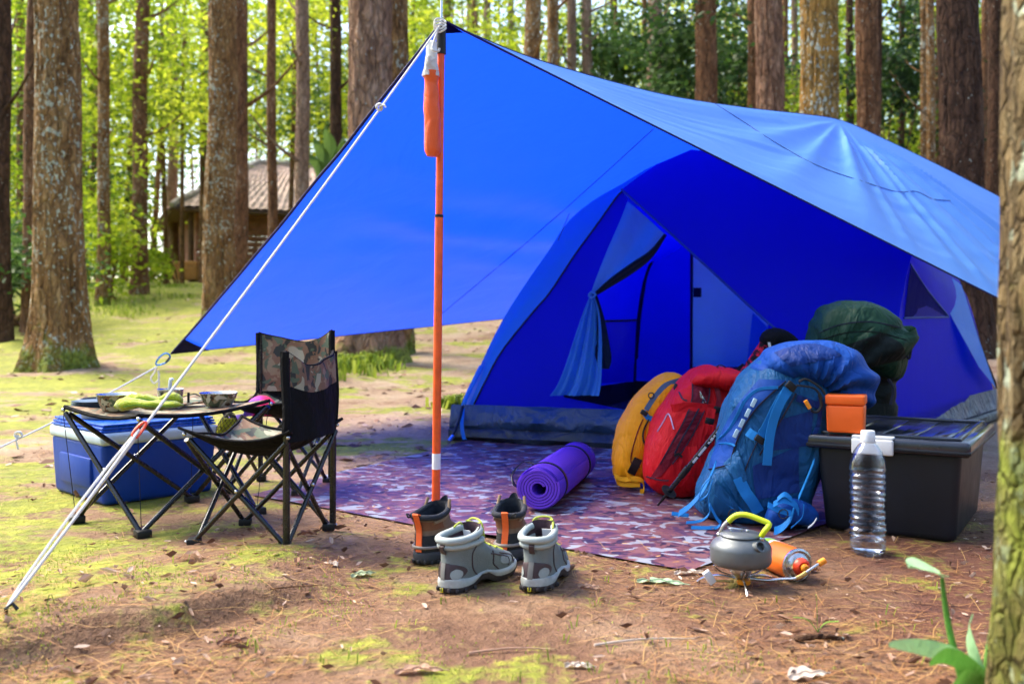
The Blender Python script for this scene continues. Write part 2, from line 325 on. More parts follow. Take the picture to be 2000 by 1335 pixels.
# px at mid height, width px, distance, lean, bark, label
TREES = [
 (112, 80, 9.0, .004, 'lich', 'thick lichen spotted trunk with a flared mossy base at the left'),
 (66, 34, 12.5, .012, 'brown', 'brown trunk half hidden behind the thick lichen spotted trunk'),
 (4, 30, 11.5, 0, 'dark', 'dark trunk cut by the left edge of the picture'),
 (41, 18, 21, 0, 'brown', 'thin blurred trunk between the left edge and the thick spotted trunk'),
 (202, 22, 15.2, .004, 'lich', 'slim greenish trunk just right of the thick spotted trunk'),
 (274, 27, 17.3, .012, 'brown', 'straight warm brown trunk left of the cabin eave'),
 (338, 22, 30, 0, 'pale', 'pale blurred trunk above the left end of the cabin roof'),
 (432, 52, 12.6, .002, 'lich', 'speckled trunk standing in front of the cabin'),
 (467, 30, 13.6, .003, 'brown', 'smooth brown trunk close behind the speckled trunk by the cabin'),
 (398, 17, 24, 0, 'brown', 'narrow trunk peeping out left of the speckled trunk over the roof'),
 (532, 17, 15.5, -.008, 'brown', 'thin crooked trunk crossing the middle of the cabin roof'),
 (592, 27, 15, -.010, 'pale', 'straight trunk crossing the right part of the cabin roof'),
 (655, 24, 18, 0, 'dark', 'dark slim trunk left of the big reddish pine'),
 (722, 80, 9.6, -.003, 'red', 'big reddish pine trunk left of the tarp peak'),
 (777, 44, 10.4, .002, 'lich', 'lichen flecked trunk close beside the big reddish pine'),
 (873, 18, 24, 0, 'brown', 'slim trunk seen right above the tarp pole'),
 (917, 16, 36, 0, 'pale', 'faint pale trunk just right of the tarp peak'),
 (951, 17, 26, 0, 'pale', 'narrow trunk second to the right of the tarp peak'),
 (997, 14, 27, 0, 'pale', 'narrow straight trunk left of the white flecked trunk pair'),
 (1040, 33, 15, .0, 'lich', 'left trunk of the white flecked pair above the tarp'),
 (1079, 25, 17, .0, 'lich', 'right trunk of the white flecked pair above the tarp'),
 (1114, 19, 20, .01, 'pale', 'leaning slim trunk right of the white flecked pair'),
 (1150, 22, 20, -.01, 'pale', 'slim trunk left of the dark green shrub'),
 (1258, 12, 27, 0, 'brown', 'very thin trunk touching the left side of a smooth brown trunk'),
 (1278, 29, 17, 0, 'pale', 'smooth brown trunk right of the dark green shrub'),
 (1377, 42, 14, .0, 'brown', 'rough brown trunk with white flecks beside climbing dark leaves'),
 (1474, 30, 17, 0, 'brown', 'trunk behind the left side of the shaggy barked trunk'),
 (1503, 50, 12, .0, 'red', 'shaggy barked trunk above the middle of the tarp'),
 (1533, 14, 24, 0, 'brown', 'dim trunk behind the right side of the shaggy barked trunk'),
 (1552, 14, 26, 0, 'pale', 'thin pinkish trunk left of the orange lichen trunk'),
 (1596, 68, 9.8, 0, 'orange', 'orange trunk with white lichen patches above the tarp crest'),
 (1660, 16, 22, 0, 'dark', 'thin grey green trunk right of the orange trunk'),
 (1696, 40, 13, .0, 'brown', 'reddish brown trunk right of the tarp crest'),
 (1714, 16, 17, 0, 'dark', 'shaded trunk tucked behind the reddish brown trunk'),
 (1760, 12, 19, .004, 'dark', 'thin dark sapling with side branches by the red shed'),
 (1805, 14, 17, 0, 'lich', 'left stem of the pale grey pair by the red shed'),
 (1818, 16, 16, .0, 'lich', 'right stem of the pale grey pair by the red shed'),
 (1876, 76, 9.5, .0, 'dark', 'wide dark brown trunk behind the right end of the tarp'),
 (1921, 14, 18, .01, 'brown', 'thin leaning trunk right of the wide dark trunk'),
 (1945, 34, 13, 0, 'dark', 'dark rough trunk partly hidden by the near mossy tree'),
]
for i, (px, w, d, lean, b, lab) in enumerate(TREES):
    x = (px-1000)/FP*d; W = w/FP*d; zb = gz1(x, d); x -= lean*(CH+320/FP*d-zb)
    big = w > 38; H = 15.0
    t = thing('pine_tree', lab, 'tree', (x, d, zb), 'trees of the pine wood')
    R = trunk_mesh(x, d, W*1.06, H, lean, i*1.37+.5, 72 if big else 26, 300 if big else 110, .85 if w > 60 else .4, .018 if w > 38 else .008)
    MB().loft(R, False, True).build('trunk', B[b], t)
    c = bpy.data.objects.new('crown', CROWN); sc.collection.objects.link(c); c.parent = t; c.location = (lean*11, 0, 11.2+(i % 5)*.5); c.rotation_euler = (0, 0, i*1.9)
    if w < 34:
        for k in range(5):
            m = MB(); z = zb+2.2+k*1.1+rng.uniform(0, .8); a = rng.uniform(0, 6.28); L = rng.uniform(.35, 1.1); s = V(x+lean*(z-zb), d, z)
            m.tube(crom([s, s+V(math.cos(a)*L*.5, math.sin(a)*L*.5, L*.25), s+V(math.cos(a)*L, math.sin(a)*L, L*.7)], 6), np.linspace(W*.16, W*.04, 6), 6); m.build('branch', B[b], t)
# near mossy trunk, right edge of the picture
t = thing('near_tree', 'blurred mossy trunk close to the camera at the right edge', 'tree', (.782, 1.27, 0))
R = trunk_mesh(.782, 1.27, .20, 6, -.008, 4.2, 64, 260, .42, .008, -.05); MB().loft(R, False, True).build('trunk', B['moss'], t)
m = MB(); mm = leaf_mat('moss_tufts', [(.06, .10, .01), (.22, .30, .03), (.38, .45, .08)], .3); vv, ff = [], []
for k in range(2600):
    z = rng.uniform(0, 1.05); a = rng.uniform(2.2, 5.6)
    if fb1((z*4, a*1.6, 0), 3, 9) < .12+.25*z: continue
    rr = .102*(1-.07*z)*(1+.42*math.exp(-z/.42))+.003; c = V(.782-.008*z+math.cos(a)*rr, 1.27+math.sin(a)*rr, z); dd = nrm(V(math.cos(a), math.sin(a), .5)+rng.normal(size=3)*.5); s = nrm(np.cross(dd, rng.normal(size=3))); L = rng.uniform(.006, .014); q = len(vv)
    vv += [c-s*.002, c+s*.002, c+dd*L]; ff.append((q, q+1, q+2))
def leafobj(name, v, f, mat, parent=None, origin=(0, 0, 0), tone=None):
    me = bpy.data.meshes.new(name); v = np.asarray(v, float); o_ = np.array(wloc(parent)) if parent is not None else np.array(origin); me.from_pydata((v-o_).tolist(), [], [tuple(q) for q in f])
    at = me.attributes.new('tone', 'FLOAT', 'POINT'); k = len(f[0]); at.data.foreach_set('value', np.repeat(rng.uniform(0, 1, len(v)//k), k)[:len(v)] if tone is None else np.asarray(tone, float))
    me.materials.append(mat); o = bpy.data.objects.new(name, me); sc.collection.objects.link(o)
    if parent is not None: o.parent = parent
    else: o.location = o_
    return o
tag(leafobj('moss', vv, ff, mm, t), kind='stuff')
# ================================================================ foliage
def leaves(C, rad, per, size, r, squash=.6, droop=.3):
    C = np.asarray(C, float); n = len(C)*per; c = np.repeat(C, per, 0); rr = np.repeat(np.broadcast_to(rad, (len(C),)), per)
    p = c+r.normal(size=(n, 3))*np.array([.5, .5, .5*squash])*rr[:, None]; d = r.normal(size=(n, 3)); d[:, 2] = d[:, 2]*.5-droop; d /= np.linalg.norm(d, axis=1)[:, None]
    s = np.cross(d, r.normal(size=(n, 3))); s /= np.linalg.norm(s, axis=1)[:, None]+1e-9; L = (size*r.uniform(.6, 1.3, n))[:, None]
    v = np.stack([p, p+d*L*.45+s*L*.26, p+d*L, p+d*L*.45-s*L*.26], 1).reshape(-1, 3); tone = np.repeat(np.clip(np.repeat(np.clip(.5+.55*fbm(C*.22, 2, 91)+r.normal(size=len(C))*.14, .02, .98), per)+r.normal(size=n)*.18, 0, 1), 4)
    return v, np.arange(len(v)).reshape(-1, 4), tone
r2 = np.random.default_rng(21)
def woods(n, d0, d1, pxr, zlo, zhi, thr, per, size, name, mat, sd, rad=(.5, 1.0)):
    C = []
    while len(C) < n:
        d = r2.uniform(d0, d1); px = r2.uniform(*pxr); x = (px-1000)/FP*d; g = gz1(x, d); top = CH+640/FP*d; z = g+zlo+(top*zhi-g-zlo)*r2.uniform(0, 1)
        if fbm([[x*.45, d*.3, z*.5]], 2, sd)[0] < thr+.12*max(0, (z-g)/(top-g)-.55): continue
        yy = 620-(z-CH)/d*FP
        if 270 < px < 700 and 285 < yy < 580 and d < 41: continue
        C.append((x, d, z))
    v, f, tone = leaves(C, r2.uniform(*rad, len(C)), per, size, r2); tag(leafobj(name, v, f, mat, None, (0, 0, 0), tone), kind='stuff')
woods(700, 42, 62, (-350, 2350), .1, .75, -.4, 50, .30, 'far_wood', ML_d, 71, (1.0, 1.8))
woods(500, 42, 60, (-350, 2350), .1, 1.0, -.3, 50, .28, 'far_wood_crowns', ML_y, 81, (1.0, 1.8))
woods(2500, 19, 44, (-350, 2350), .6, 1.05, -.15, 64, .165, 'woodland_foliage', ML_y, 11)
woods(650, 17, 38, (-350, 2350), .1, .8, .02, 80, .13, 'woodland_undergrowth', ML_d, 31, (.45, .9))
woods(520, 16, 27, (-250, 1000), .3, 1.05, -.1, 60, .12, 'sunlit_branches', ML_y, 51, (.4, .8))
m = MB()
for k in range(70):
    d = r2.uniform(20, 42); px = r2.uniform(-200, 2200); x = (px-1000)/FP*d; z = gz1(x, d); w = r2.uniform(.04, .11); le = r2.normal()*.04
    m.tube([V(x, d, z-.2), V(x+le*4, d, z+4), V(x+le*9+r2.normal()*.1, d, z+9), V(x+le*15, d, z+15)], [w, w*.8, w*.6, w*.3], 7)
tag(m.build('distant_stems', B['brown']), kind='stuff')
def shrub(name, label, C, rad, per, size, mat, base, stems=5):
    t = thing(name, label, 'shrub', base); v, f, tone = leaves(C, rad, per, size, r2); leafobj('foliage', v, f, mat, t, tone=tone)
    for k in range(stems):
        c = np.array(C[int(r2.integers(len(C)))]); b = np.array(base)+r2.normal(size=3)*V(.1, .1, 0); MB().tube(crom([b, (b+c)/2+r2.normal(size=3)*.1, c], 7), np.linspace(.03, .008, 7), 6).build('stem', B['brown'], t)
    return t
def cl(px, py, d, n, sx, sy): return [Q(px+r2.normal()*sx, py+r2.normal()*sy, d+r2.normal()*.5) for k in range(n)]
def gb(px, d): x = (px-1000)/FP*d; return (x, d, gz1(x, d))
shrub('dark_shrub', 'dense dark green shrub above the tarp between two pale trunks', cl(1205, 110, 21, 46, 45, 50), .55, 90, .14, ML_d, gb(1205, 21))
shrub('climbing_vine', 'dark glossy leaves climbing beside the white flecked trunk', cl(1325, 130, 15, 40, 26, 70), .4, 70, .13, ML_d, gb(1325, 15))
shrub('roadside_shrub', 'dark leafy shrub between the flecked trunk and the shaggy trunk', cl(1425, 120, 18, 36, 24, 70), .45, 80, .13, ML_d, gb(1425, 18))
shrub('bright_shrub', 'bright yellow green shrub below the red shed', cl(1790, 320, 24, 26, 70, 18), .5, 80, .12, ML_y, gb(1790, 24))
shrub('young_tree', 'dark leafy young tree between the reddish trunk and the pale grey pair', cl(1757, 110, 18, 34, 24, 60), .42, 60, .13, ML_d, gb(1757, 18))
shrub('understory_bush', 'low green bush on the slope beside the slim greenish trunk', cl(218, 462, 16, 18, 16, 26), .38, 70, .12, ML_y, gb(225, 16))
shrub('wall_bush', 'small bush growing against the left side of the cabin', cl(306, 515, 22, 9, 8, 10), .3, 70, .12, ML_y, gb(335, 22))
shrub('shaded_bush', 'dark bush at the foot of the left edge trees', cl(40, 520, 13, 36, 50, 35), .4, 90, .10, ML_d, gb(40, 13))
# broad banana-like leaves beside the cabin roof
t = thing('banana_plant', 'broad drooping leaves rising behind the tarp edge by the cabin roof', 'plant', gb(640, 17))
for (a, b, c, w) in [((640, 420), (632, 300), (612, 268), .11), ((640, 420), (646, 290), (634, 240), .12), ((640, 420), (660, 300), (672, 262), .11), ((640, 420), (626, 320), (598, 300), .10), ((640, 420), (668, 320), (690, 300), .1)]:
    P = qpath([(*a, 17), (*b, 16.9), (*c, 16.7)], 12); m = MB()
    L = [[P[i]+V(1, 0, .3)*w*math.sin(math.pi*min(1, .08+i/12))*s+V(0, 0, -.1*abs(s)) for s in (-1, -.5, 0, .5, 1)] for i in range(12)]; leafobj('leaf', *(lambda g: (g.arr(), g.f))(m.grid(L)), ML_d, t, tone=np.full(60, .95))
# ================================================================ cabin
CD = 26.0
def cp(px, py, d=CD): return Q(px, py, d)
M_wood = pm('cabin_red_boards', (.30, .12, .09), .75, 0, .3, 6, .3); M_dark = pm('cabin_dark_timber', (.10, .05, .03), .8, 0, .3, 6, .3); M_plank = pm('orange_planks', (.50, .22, .08), .7, 0, .25, 8, .3)
M_tile = pm('weathered_roof_tiles', (.64, .47, .41), .85, 0, .35, 2.2, .4, 20); M_cap = pm('grey_ridge_tiles', (.34, .30, .28), .8, 0, .3, 5, .3); M_glass = pm('cabin_pane', (.75, .72, .62), .2, 0, .2, 3, 0)
g0 = 1.62; E = cp(335, 402); ez = E[2]; ND = V(.91, .41, 0)/math.hypot(.91, .41); SD = V(-.41, .91, 0)/math.hypot(.91, .41)
t = thing('cabin', 'small wooden cabin with a tiled hip roof among the trees', 'cabin', (E[0]+3, CD+2, g0))
def rot4(o, u, w): return [o, o+u, o+u+w, o+w]
EW, ED, RH = 10.0, 7.3, 1.85; c0 = E; c1 = E+ND*EW; c2 = c1+SD*ED; c3 = E+SD*ED; r0 = E+ND*2.9+SD*3.65+V(0, 0, RH); r1 = E+ND*(EW-2.9)+SD*3.65+V(0, 0, RH)
roof = None
def tiles(a, b, c, d):            # eave a-b, ridge d-c : corrugated tile courses
    n, k = 90, 9; R = []
    for i in range(k*2+1):
        tt = i/(k*2); step = .035*(1-(i % 2)); lo, hi = a+(d-a)*tt, b+(c-b)*tt; nn = nrm(np.cross(b-a, d-a)); nn = nn*np.sign(nn[2])
        R.append([lo+(hi-lo)*(j/n)+nn*(.02*math.cos(j*math.pi)+step) for j in range(n+1)])
    return MB().grid(R)
roof = tiles(c0, c1, r1, r0).build('roof', M_tile, t, smooth=False)
for q in ((c3, c0, r0, r0+SD*.01), (c1, c2, r1, r1+SD*.01), (c2, c3, r0, r1)): tiles(*q).build('roof_slope', M_tile, roof, smooth=False)
for a, b in ((r0, r1), (c0, r0), (c3, r0), (c1, r1)):
    n = 14
    for k in range(n):
        p, q = a+(b-a)*k/n, a+(b-a)*(k+1.15)/n; MB().tube([p+V(0, 0, .02), q+V(0, 0, .05)], [.085, .11], 8).build('ridge_tile', M_cap, roof)
so = [c+V(0, 0, -.06) for c in (c0, c1, c2, c3)]; MB().poly(so).build('soffit', M_dark, t, smooth=False)
for a, b in ((so[0], so[1]), (so[0], so[3]), (so[1], so[2])): MB().tube([a+V(0, 0, -.03), b+V(0, 0, -.03)], .06, 4).build('fascia', M_dark, t, smooth=False)
w0 = c0+ND*.75+SD*.9; wa = w0.copy(); wa[2] = g0
for k in range(12):
    hh = (ez-g0)/12
    MB().box((EW-2.1, .06, hh*.94), Matrix.Translation(Vector(wa+ND*(EW-2.1)/2+V(0, 0, hh*(k+.5)))) @ Matrix.Rotation(math.atan2(.41, .91), 4, 'Z'), .01, 1).build('wall_board', M_wood, t, smooth=False)
    MB().box((.06, ED-1.8, hh*.94), Matrix.Translation(Vector(wa+SD*((ED-1.8)/2+.04)+V(0, 0, hh*(k+.5)))) @ Matrix.Rotation(math.atan2(.41, .91), 4, 'Z'), .01, 1).build('wall_board', M_wood, t, smooth=False)
for u, w in ((.55, .5), (1.1, .82), (3.6, .5), (EW-.6, .5)):
    p = c0+ND*u+SD*w; MB().tube([V(p[0], p[1], g0-.2), V(p[0], p[1], ez)], .08, 8).build('porch_post', M_dark, t)
wp = w0+ND*3.05-SD*.05; wp[2] = cp(491, 465, CD+1.9)[2]; win = MB().box((.36, .06, .34), Matrix.Translation(Vector(wp)) @ Matrix.Rotation(math.atan2(.41, .91), 4, 'Z'), .01, 1).build('window', M_dark, t, smooth=False)
MB().box((.28, .03, .26), Matrix.Translation(Vector(wp-SD*.035)) @ Matrix.Rotation(math.atan2(.41, .91), 4, 'Z')).build('pane', M_glass, win, smooth=False)
bp = cp(366, 533, CD+.3)
for k in range(4): MB().box((.62, .45, .12), Matrix.Translation(Vector((bp[0], bp[1], g0+.08+k*.125))), .012, 1).build('porch_bench_board', M_plank, t, smooth=False)
MB().box((EW-1, 1.0, .16), Matrix.Translation(Vector((c0+ND*EW/2+SD*.7)*V(1, 1, 0)+V(0, 0, g0-.06))) @ Matrix.Rotation(math.atan2(.41, .91), 4, 'Z'), .02, 1).build('porch_floor', M_dark, t, smooth=False)
# red shed far right
M_shed = pm('red_shed_wall', (.42, .08, .07), .7, 0, .25, 3, .2); p = Q(1812, 285, 34); g = gz1(p[0], p[1])
t = thing('shed', 'small red shed far behind the right hand trees', 'shed', (p[0], p[1], g))
MB().box((2.6, 2.2, p[2]-g+.2), Matrix.Translation(Vector((p[0], p[1], (g+p[2])/2)))).build('wall', M_shed, t, smooth=False)
MB().loft([[V(p[0]+sx*1.6, p[1]+y, p[2]+z) for sx, z in ((-1, .05), (0, .65), (1, .05), (0, .5))] for y in (-1.5, 1.5)]).build('roof', M_dark, t, smooth=False)

# the wood goes on around the camp, unseen; added to cut front fill
C = []
while len(C) < 800:
    a = r2.uniform(0, 6.283); r = r2.uniform(10, 22); x, y = r*math.cos(a), 2+r*math.sin(a)
    if y > 0 and abs(x) < y*.75+1.5: continue
    C.append((x, y, r2.uniform(.2, 8.5)*r2.uniform(.4, 1)))
v, f, tone = leaves(C, r2.uniform(.9, 1.6, len(C)), 46, .34, r2); tag(leafobj('surrounding_woodland', v, f, ML_d, None, (0, 0, 0), tone), kind='stuff')
# ================================================================ tarp
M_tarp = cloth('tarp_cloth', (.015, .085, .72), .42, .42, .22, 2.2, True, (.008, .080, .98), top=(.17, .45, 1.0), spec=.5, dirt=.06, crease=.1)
M_hem = cloth('tarp_hem', (.012, .012, .11), 0, .6, .1); M_patch = cloth('corner_patch', (.006, .007, .045), 0, .9, .1, spec=.05); M_seam = pm('blue_seam', (.012, .03, .30), .6, bump=0)
Apk, Bcn, Cc1, Cc2, Tpk, Dcn = Q(866, 40, 3.12), Q(335, 690, 5.0), Q(1953, 584, 4.2), Q(1956, 384, 5.6), Q(1640, 234, 5.3), Q(1290, 590, 8.2)
ridgeL = qpath([(866, 40, 3.12), (930, 70, 3.3), (1060, 120, 3.62), (1280, 181, 4.2), (1440, 208, 4.7), (1560, 222, 5.05), (1640, 234, 5.3)], 61)
tarp = thing('tarp', 'large blue rain tarp pitched as a roof over the tent', 'tarp', (.6, 4.6, 0))
# left slope (seen from below)
n, k = 61, 81; bot = np.array([Bcn+(Dcn-Bcn)*s for s in np.linspace(0, 1, n)]); U, W = np.linspace(0, 1, n), np.linspace(0, 1, k); S = np.zeros((k, n, 3))
for j in range(k): S[j] = ridgeL*(1-W[j])+bot*W[j]
sag = np.sin(np.pi*W)[:, None]*np.sin(np.pi*np.clip(U*.9+.05, 0, 1))[None]; S[..., 2] -= .05*sag
edge_in = (np.sin(np.pi*W)**1)[:, None]*np.exp(-U*9)[None]; S[..., 0] += .012*edge_in
P = S.reshape(-1, 3); fold = vnoise(np.stack([P[:, 0]*1.2+P[:, 2]*2.2, P[:, 1]*1.1+P[:, 2]*3.2, 0*P[:, 0]], -1)*np.array([1.5, 1.0, 1]), 8).reshape(k, n)
uu = np.broadcast_to(np.linspace(0, 1, n)[None], (k, n)); ww = np.broadcast_to(W[:, None], (k, n)); fd = np.sin(ww*34+2.2*np.sin(uu*5)+3*vnoise(np.stack([uu*3, ww*3, 0*uu], -1).reshape(-1, 3), 21).reshape(k, n))*np.clip(vnoise(np.stack([uu*3.2, ww*2.6, 0*uu+4], -1).reshape(-1, 3), 22).reshape(k, n)+.25, 0, 1)
_sf = .011*fd*sag; S[..., 2] += _sf; S[..., 0] -= _sf*.6
S[..., 2] += .030*fold*sag+.006*fbm(P*6, 2, 3).reshape(k, n)*sag
lefts = S.copy()
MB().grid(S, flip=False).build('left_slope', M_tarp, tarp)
# right slope (top side seen)
rt = qpath([(866, 40, 3.12), (930, 70, 3.3), (1060, 120, 3.62), (1280, 181, 4.2), (1440, 208, 4.7), (1560, 222, 5.05), (1640, 234, 5.3), (1720, 268, 5.4), (1840, 326, 5.5), (1956, 386, 5.6)], 241)
n, k = 241, 111; lo = np.array([Apk+(Cc1-Apk)*s for s in np.linspace(0, 1, n)]); W = np.linspace(0, 1, k); U = np.linspace(0, 1, n); S = np.zeros((k, n, 3))
# arrange by photo fraction so both borders run together
fr = (rt[:, 0]/rt[:, 1]-rt[0, 0]/rt[0, 1])/(rt[-1, 0]/rt[-1, 1]-rt[0, 0]/rt[0, 1]); lo = np.array([Apk+(Cc1-Apk)*s for s in np.clip(fr*Apk[1]/(Cc1[1]-fr*(Cc1[1]-Apk[1])), 0, 1)])
for j in range(k): S[j] = lo*(1-W[j])+rt*W[j]
wgt = (np.sin(np.pi*W)[:, None]*np.clip(U*2.2, 0, 1)[None]); S[..., 2] -= .035*wgt
dx = S[..., 0]-Tpk[0]; dy = S[..., 1]-Tpk[1]; ang = np.arctan2(dy, dx); rad = np.hypot(dx, dy)
wr = np.zeros_like(ang); rr0 = np.random.default_rng(5)
for q in range(15):
    a0 = -2.95+q*.19+rr0.normal()*.04; wd = rr0.uniform(.035, .07); L = rr0.uniform(.7, 1.6); wr += rr0.uniform(.5, 1.2)*np.exp(-((ang-a0)/wd)**2)*np.exp(-((rad-.35)/L)**2)
S[..., 2] += .042*wr*np.clip(rad*3, 0, 1)*np.clip(W*8, 0, 1)[:, None]*np.clip((1-W)*4, 0, 1)[:, None]
S[..., 2] += .006*vnoise(np.stack([U[None]*6+0*ang, W[:, None]*22+0*ang-U[None]*5, 0*ang], -1).reshape(-1, 3), 6).reshape(k, n)*wgt
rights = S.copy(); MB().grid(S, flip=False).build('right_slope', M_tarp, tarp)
# rear slope falling away behind the tent
n2 = 40; rr_ = np.concatenate([ridgeL[-2:], rt[144:]]); rear = np.array([[p+(Q(1500, 470, 8.6)*(1-q/(len(rr_)-1))+Q(2010, 470, 8.0)*(q/(len(rr_)-1))-p)*s for q, p in enumerate(rr_)] for s in np.linspace(0, 1, 12)])
MB().grid(rear).build('rear_slope', M_tarp, tarp)
MB().poly([ridgeL[-1], Q(1500, 470, 8.6), Dcn]).build('rear_gusset', M_tarp, tarp, smooth=False)
for pth, r, nm in ((lefts[:, 0], .006, 'edge_hem'), (lefts[-1], .0035, 'edge_hem'), (rights[0], .0035, 'edge_hem'), (rights[:, -1], .004, 'edge_hem'), (rt[::6], .0025, 'ridge_hem')): MB().tube(pth, r, 6).build(nm, M_hem, tarp)
# sewn seams
def onleft(u, w): i, j = min(u*60, 59.999), min(w*80, 79.999); a, b = int(i), int(j); fu, fw = i-a, j-b; return (lefts[b, a]*(1-fu)+lefts[b, a+1]*fu)*(1-fw)+(lefts[b+1, a]*(1-fu)+lefts[b+1, a+1]*fu)*fw
bl = MB().grid(lefts).bvh(); MB().tube(onsurf(bl, [(1276+(863-1276)*s, 252+(612-252)*s+6*math.sin(s*3.1)) for s in np.linspace(0, 1, 26)], .002), .0028, 5).build('seam', M_seam, tarp)
br = MB().grid(rights).bvh(); MB().tube(onsurf(br, [tuple(p) for p in crom([(1397, 203), (1452, 238), (1520, 282), (1600, 325), (1690, 356), (1750, 374), (1790, 374), (1820, 388), (1856, 392)], 40)], .002), .0022, 5).build('seam', M_seam, tarp)
# dark reinforcing corners
MB().poly([lefts[-1, 0]+V(.0, -.012, -.004), lefts[-3, 0]+V(0, -.012, -.004), lefts[-7, 0]+V(0, -.012, -.006), lefts[-5, 1]+V(0, -.014, -.006), lefts[-3, 2]+V(0, -.014, -.006), lefts[-1, 3]+V(0, -.012, -.006), lefts[-1, 1]+V(0, -.012, -.004)]).build('corner_patch', M_patch, tarp, smooth=False)
MB().poly([Apk+V(0, -.004, 0), Q(905, 64, 3.2), Q(862, 66, 3.13)]).build('corner_patch', M_patch, tarp, smooth=False)
# ---------------------------------------------------------------- pole
M_or = pm('orange_enamel', (.86, .11, .02), .36, 0, .16, 30, .06); M_white = pm('white_plastic', (.74, .76, .78), .45, 0, .06); M_lab = pm('paper_label', (.82, .82, .84), .6, 0, .04)
pb, pt = V(-.246, 3.14, .004), Q(862, 44, 3.12); pd = pt-pb
def pp(py): s = (995-py)/(995-44); return pb+pd*s
t = thing('tarp_pole', 'orange steel pole holding up the tarp peak', 'pole', pb)
MB().tube([pp(980), pp(420)], .0135, 20).build('lower_tube', M_or, t); MB().tube([pp(418), pp(104)], .0118, 20).build('upper_tube', M_or, t)
MB().tube([pp(424), pp(419)], .0142, 20).build('joint_ring', M_black, t); MB().tube([pp(106), pp(48)], [.0165, .0145], 20).build('grip_sleeve', M_black, t); MB().tube([pp(48), pp(-10)], .004, 10).build('tip_spike', M_steel, t)
MB().tube([pp(995), pp(980)], .0145, 20).build('foot_cap', M_black, t); MB().tube([pp(917), pp(886)], .0138, 20).build('paper_label', M_lab, t)
# folded umbrella hanging on the pole
def lump(path, rad, n=22, seed=0, amp=.004, fr=30):
    P = np.asarray(path); R = []; a = np.linspace(0, 2*math.pi, n, endpoint=False)
    for i, p in enumerate(P):
        c = np.stack([np.cos(a), np.sin(a), 0*a], -1); q = p+c*rad[i]; R.append(q+c*(fbm(q*np.array([fr, fr, fr*.4]), 3, seed)*amp)[:, None])
    return MB().loft(R)
M_umb = cloth('orange_nylon', (.85, .12, .02), .1, .45, .2, 22, spec=.45); M_umbw = cloth('clear_trim', (.70, .66, .66), .1, .4, .6, 30)
def up(px, py): return Q(px, py, 3.085)
t = thing('folded_umbrella', 'folded orange umbrella with a white handle hanging on the tarp pole', 'umbrella', up(843, 306))
zz = np.linspace(0, 1, 34); MB().tube  # sleeve, collar, handle
lump([up(844-1*s, 305-(305-140)*s) for s in zz], [.026*min(1, .72+s*4)*(1-.10*s)*(1-.12*math.exp(-((s-.86)/.05)**2)) for s in zz], 26, 3, .0035).build('furled_canopy', M_umb, t)
lump([up(841, 150-(150-112)*s) for s in np.linspace(0, 1, 14)], [.026-.006*s for s in np.linspace(0, 1, 14)], 26, 6, .007, 60).build('gathered_edge', M_umbw, t)
MB().lathe([(.0, 0), (.0175, .002), (.0185, .02), (.017, .055), (.0175, .066), (.012, .072), (0, .073)], 20, Matrix.Translation(Vector(up(843, 125)))).build('handle', M_white, t)
MB().tube(crom([up(848, 90), up(852, 70), up(856, 52), up(862, 50)], 12), .0022, 6).build('wrist_cord', M_rope, t)
# ---------------------------------------------------------------- ropes, pegs, carabiner
st = G(12, 1248)
t = thing('guy_rope', 'white rope running from the tarp peak to the ground at lower left', 'rope', st)
top = Q(858, 52, 3.08); kn = V(0, 0, 0)
def rp(s): return top+(st+V(0, 0, .01)-top)*s
def sfor(px): # fraction along the rope seen at px
    lo_, hi_ = 0., 1.
    for _ in range(40):
        md = (lo_+hi_)/2; p = rp(md)
        if p[0]/p[1]*FP+1000 > px: lo_ = md
        else: hi_ = md
    return lo_
s1 = sfor(272); MB().tube([rp(s)-V(0, 0, .012)*math.sin(math.pi*s) for s in np.linspace(0, 1, 30)], .0032, 8).build('line', M_rope, t)
MB().tube([rp(s)+V(.007, -.004, .004)*math.sin(math.pi*(s-s1)/(1-s1))**.5 for s in np.linspace(s1, 1, 20)], .0032, 8).build('doubled_line', M_rope, t)
MB().tube([rp(s)+V(-.008, 0, .004)*math.sin(math.pi*(s-s1)/(1-s1))**.5 for s in np.linspace(s1, 1, 20)], .0028, 8).build('doubled_line', M_rope, t)
M_slide = pm('orange_slider', (.85, .06, .01), .35); k0 = rp(s1); dv = nrm(st-top); sd = nrm(np.cross(dv, V(0, 1, 0)))
MB().tube(crom([k0-dv*.022, k0-dv*.018+sd*.005, k0+dv*.012+sd*.006, k0+dv*.022, k0+dv*.012-sd*.007, k0-dv*.012-sd*.005, k0-dv*.022], 20), .0032, 8).build('tension_slider', M_slide, t)
s2 = sfor(741); MB().tube(crom([rp(s2)+V(math.cos(a)*.008, math.sin(a*1.5)*.006, math.sin(a)*.009) for a in np.linspace(0, 11, 16)], 50), .0034, 7).build('knot', M_rope, t)
MB().tube(crom([rp(s2), rp(s2)+V(.015, -.01, .004), rp(s2)+V(.02, -.01, -.004)], 6), .003, 7).build('knot_tail', M_rope, t)
hk = Q(860, 46, 3.09); MB().tube(crom([hk+V(math.cos(a)*.018, -.012+math.sin(a*2)*.01, math.sin(a)*.014-.0015*a) for a in np.linspace(0, 15, 20)], 70), .0032, 7).build('hitch', M_rope, t)
MB().tube(crom([hk, Q(845, 88, 3.06), Q(846, 98, 3.05), Q(856, 100, 3.06), Q(858, 94, 3.06)], 16), .004, 7).build('loose_end', M_rope, t)
t = thing('tent_peg', 'dark metal peg holding the guy rope at lower left', 'peg', st)
MB().tube([st+V(-.012, .01, -.10), st+V(.0, 0, .012), st+V(.012, 0, .02), st+V(.02, .004, .008)], .004, 8).build('pin', M_tube, t)
cb = Q(318, 702, 5.0); bc = Q(306, 716, 5.0)
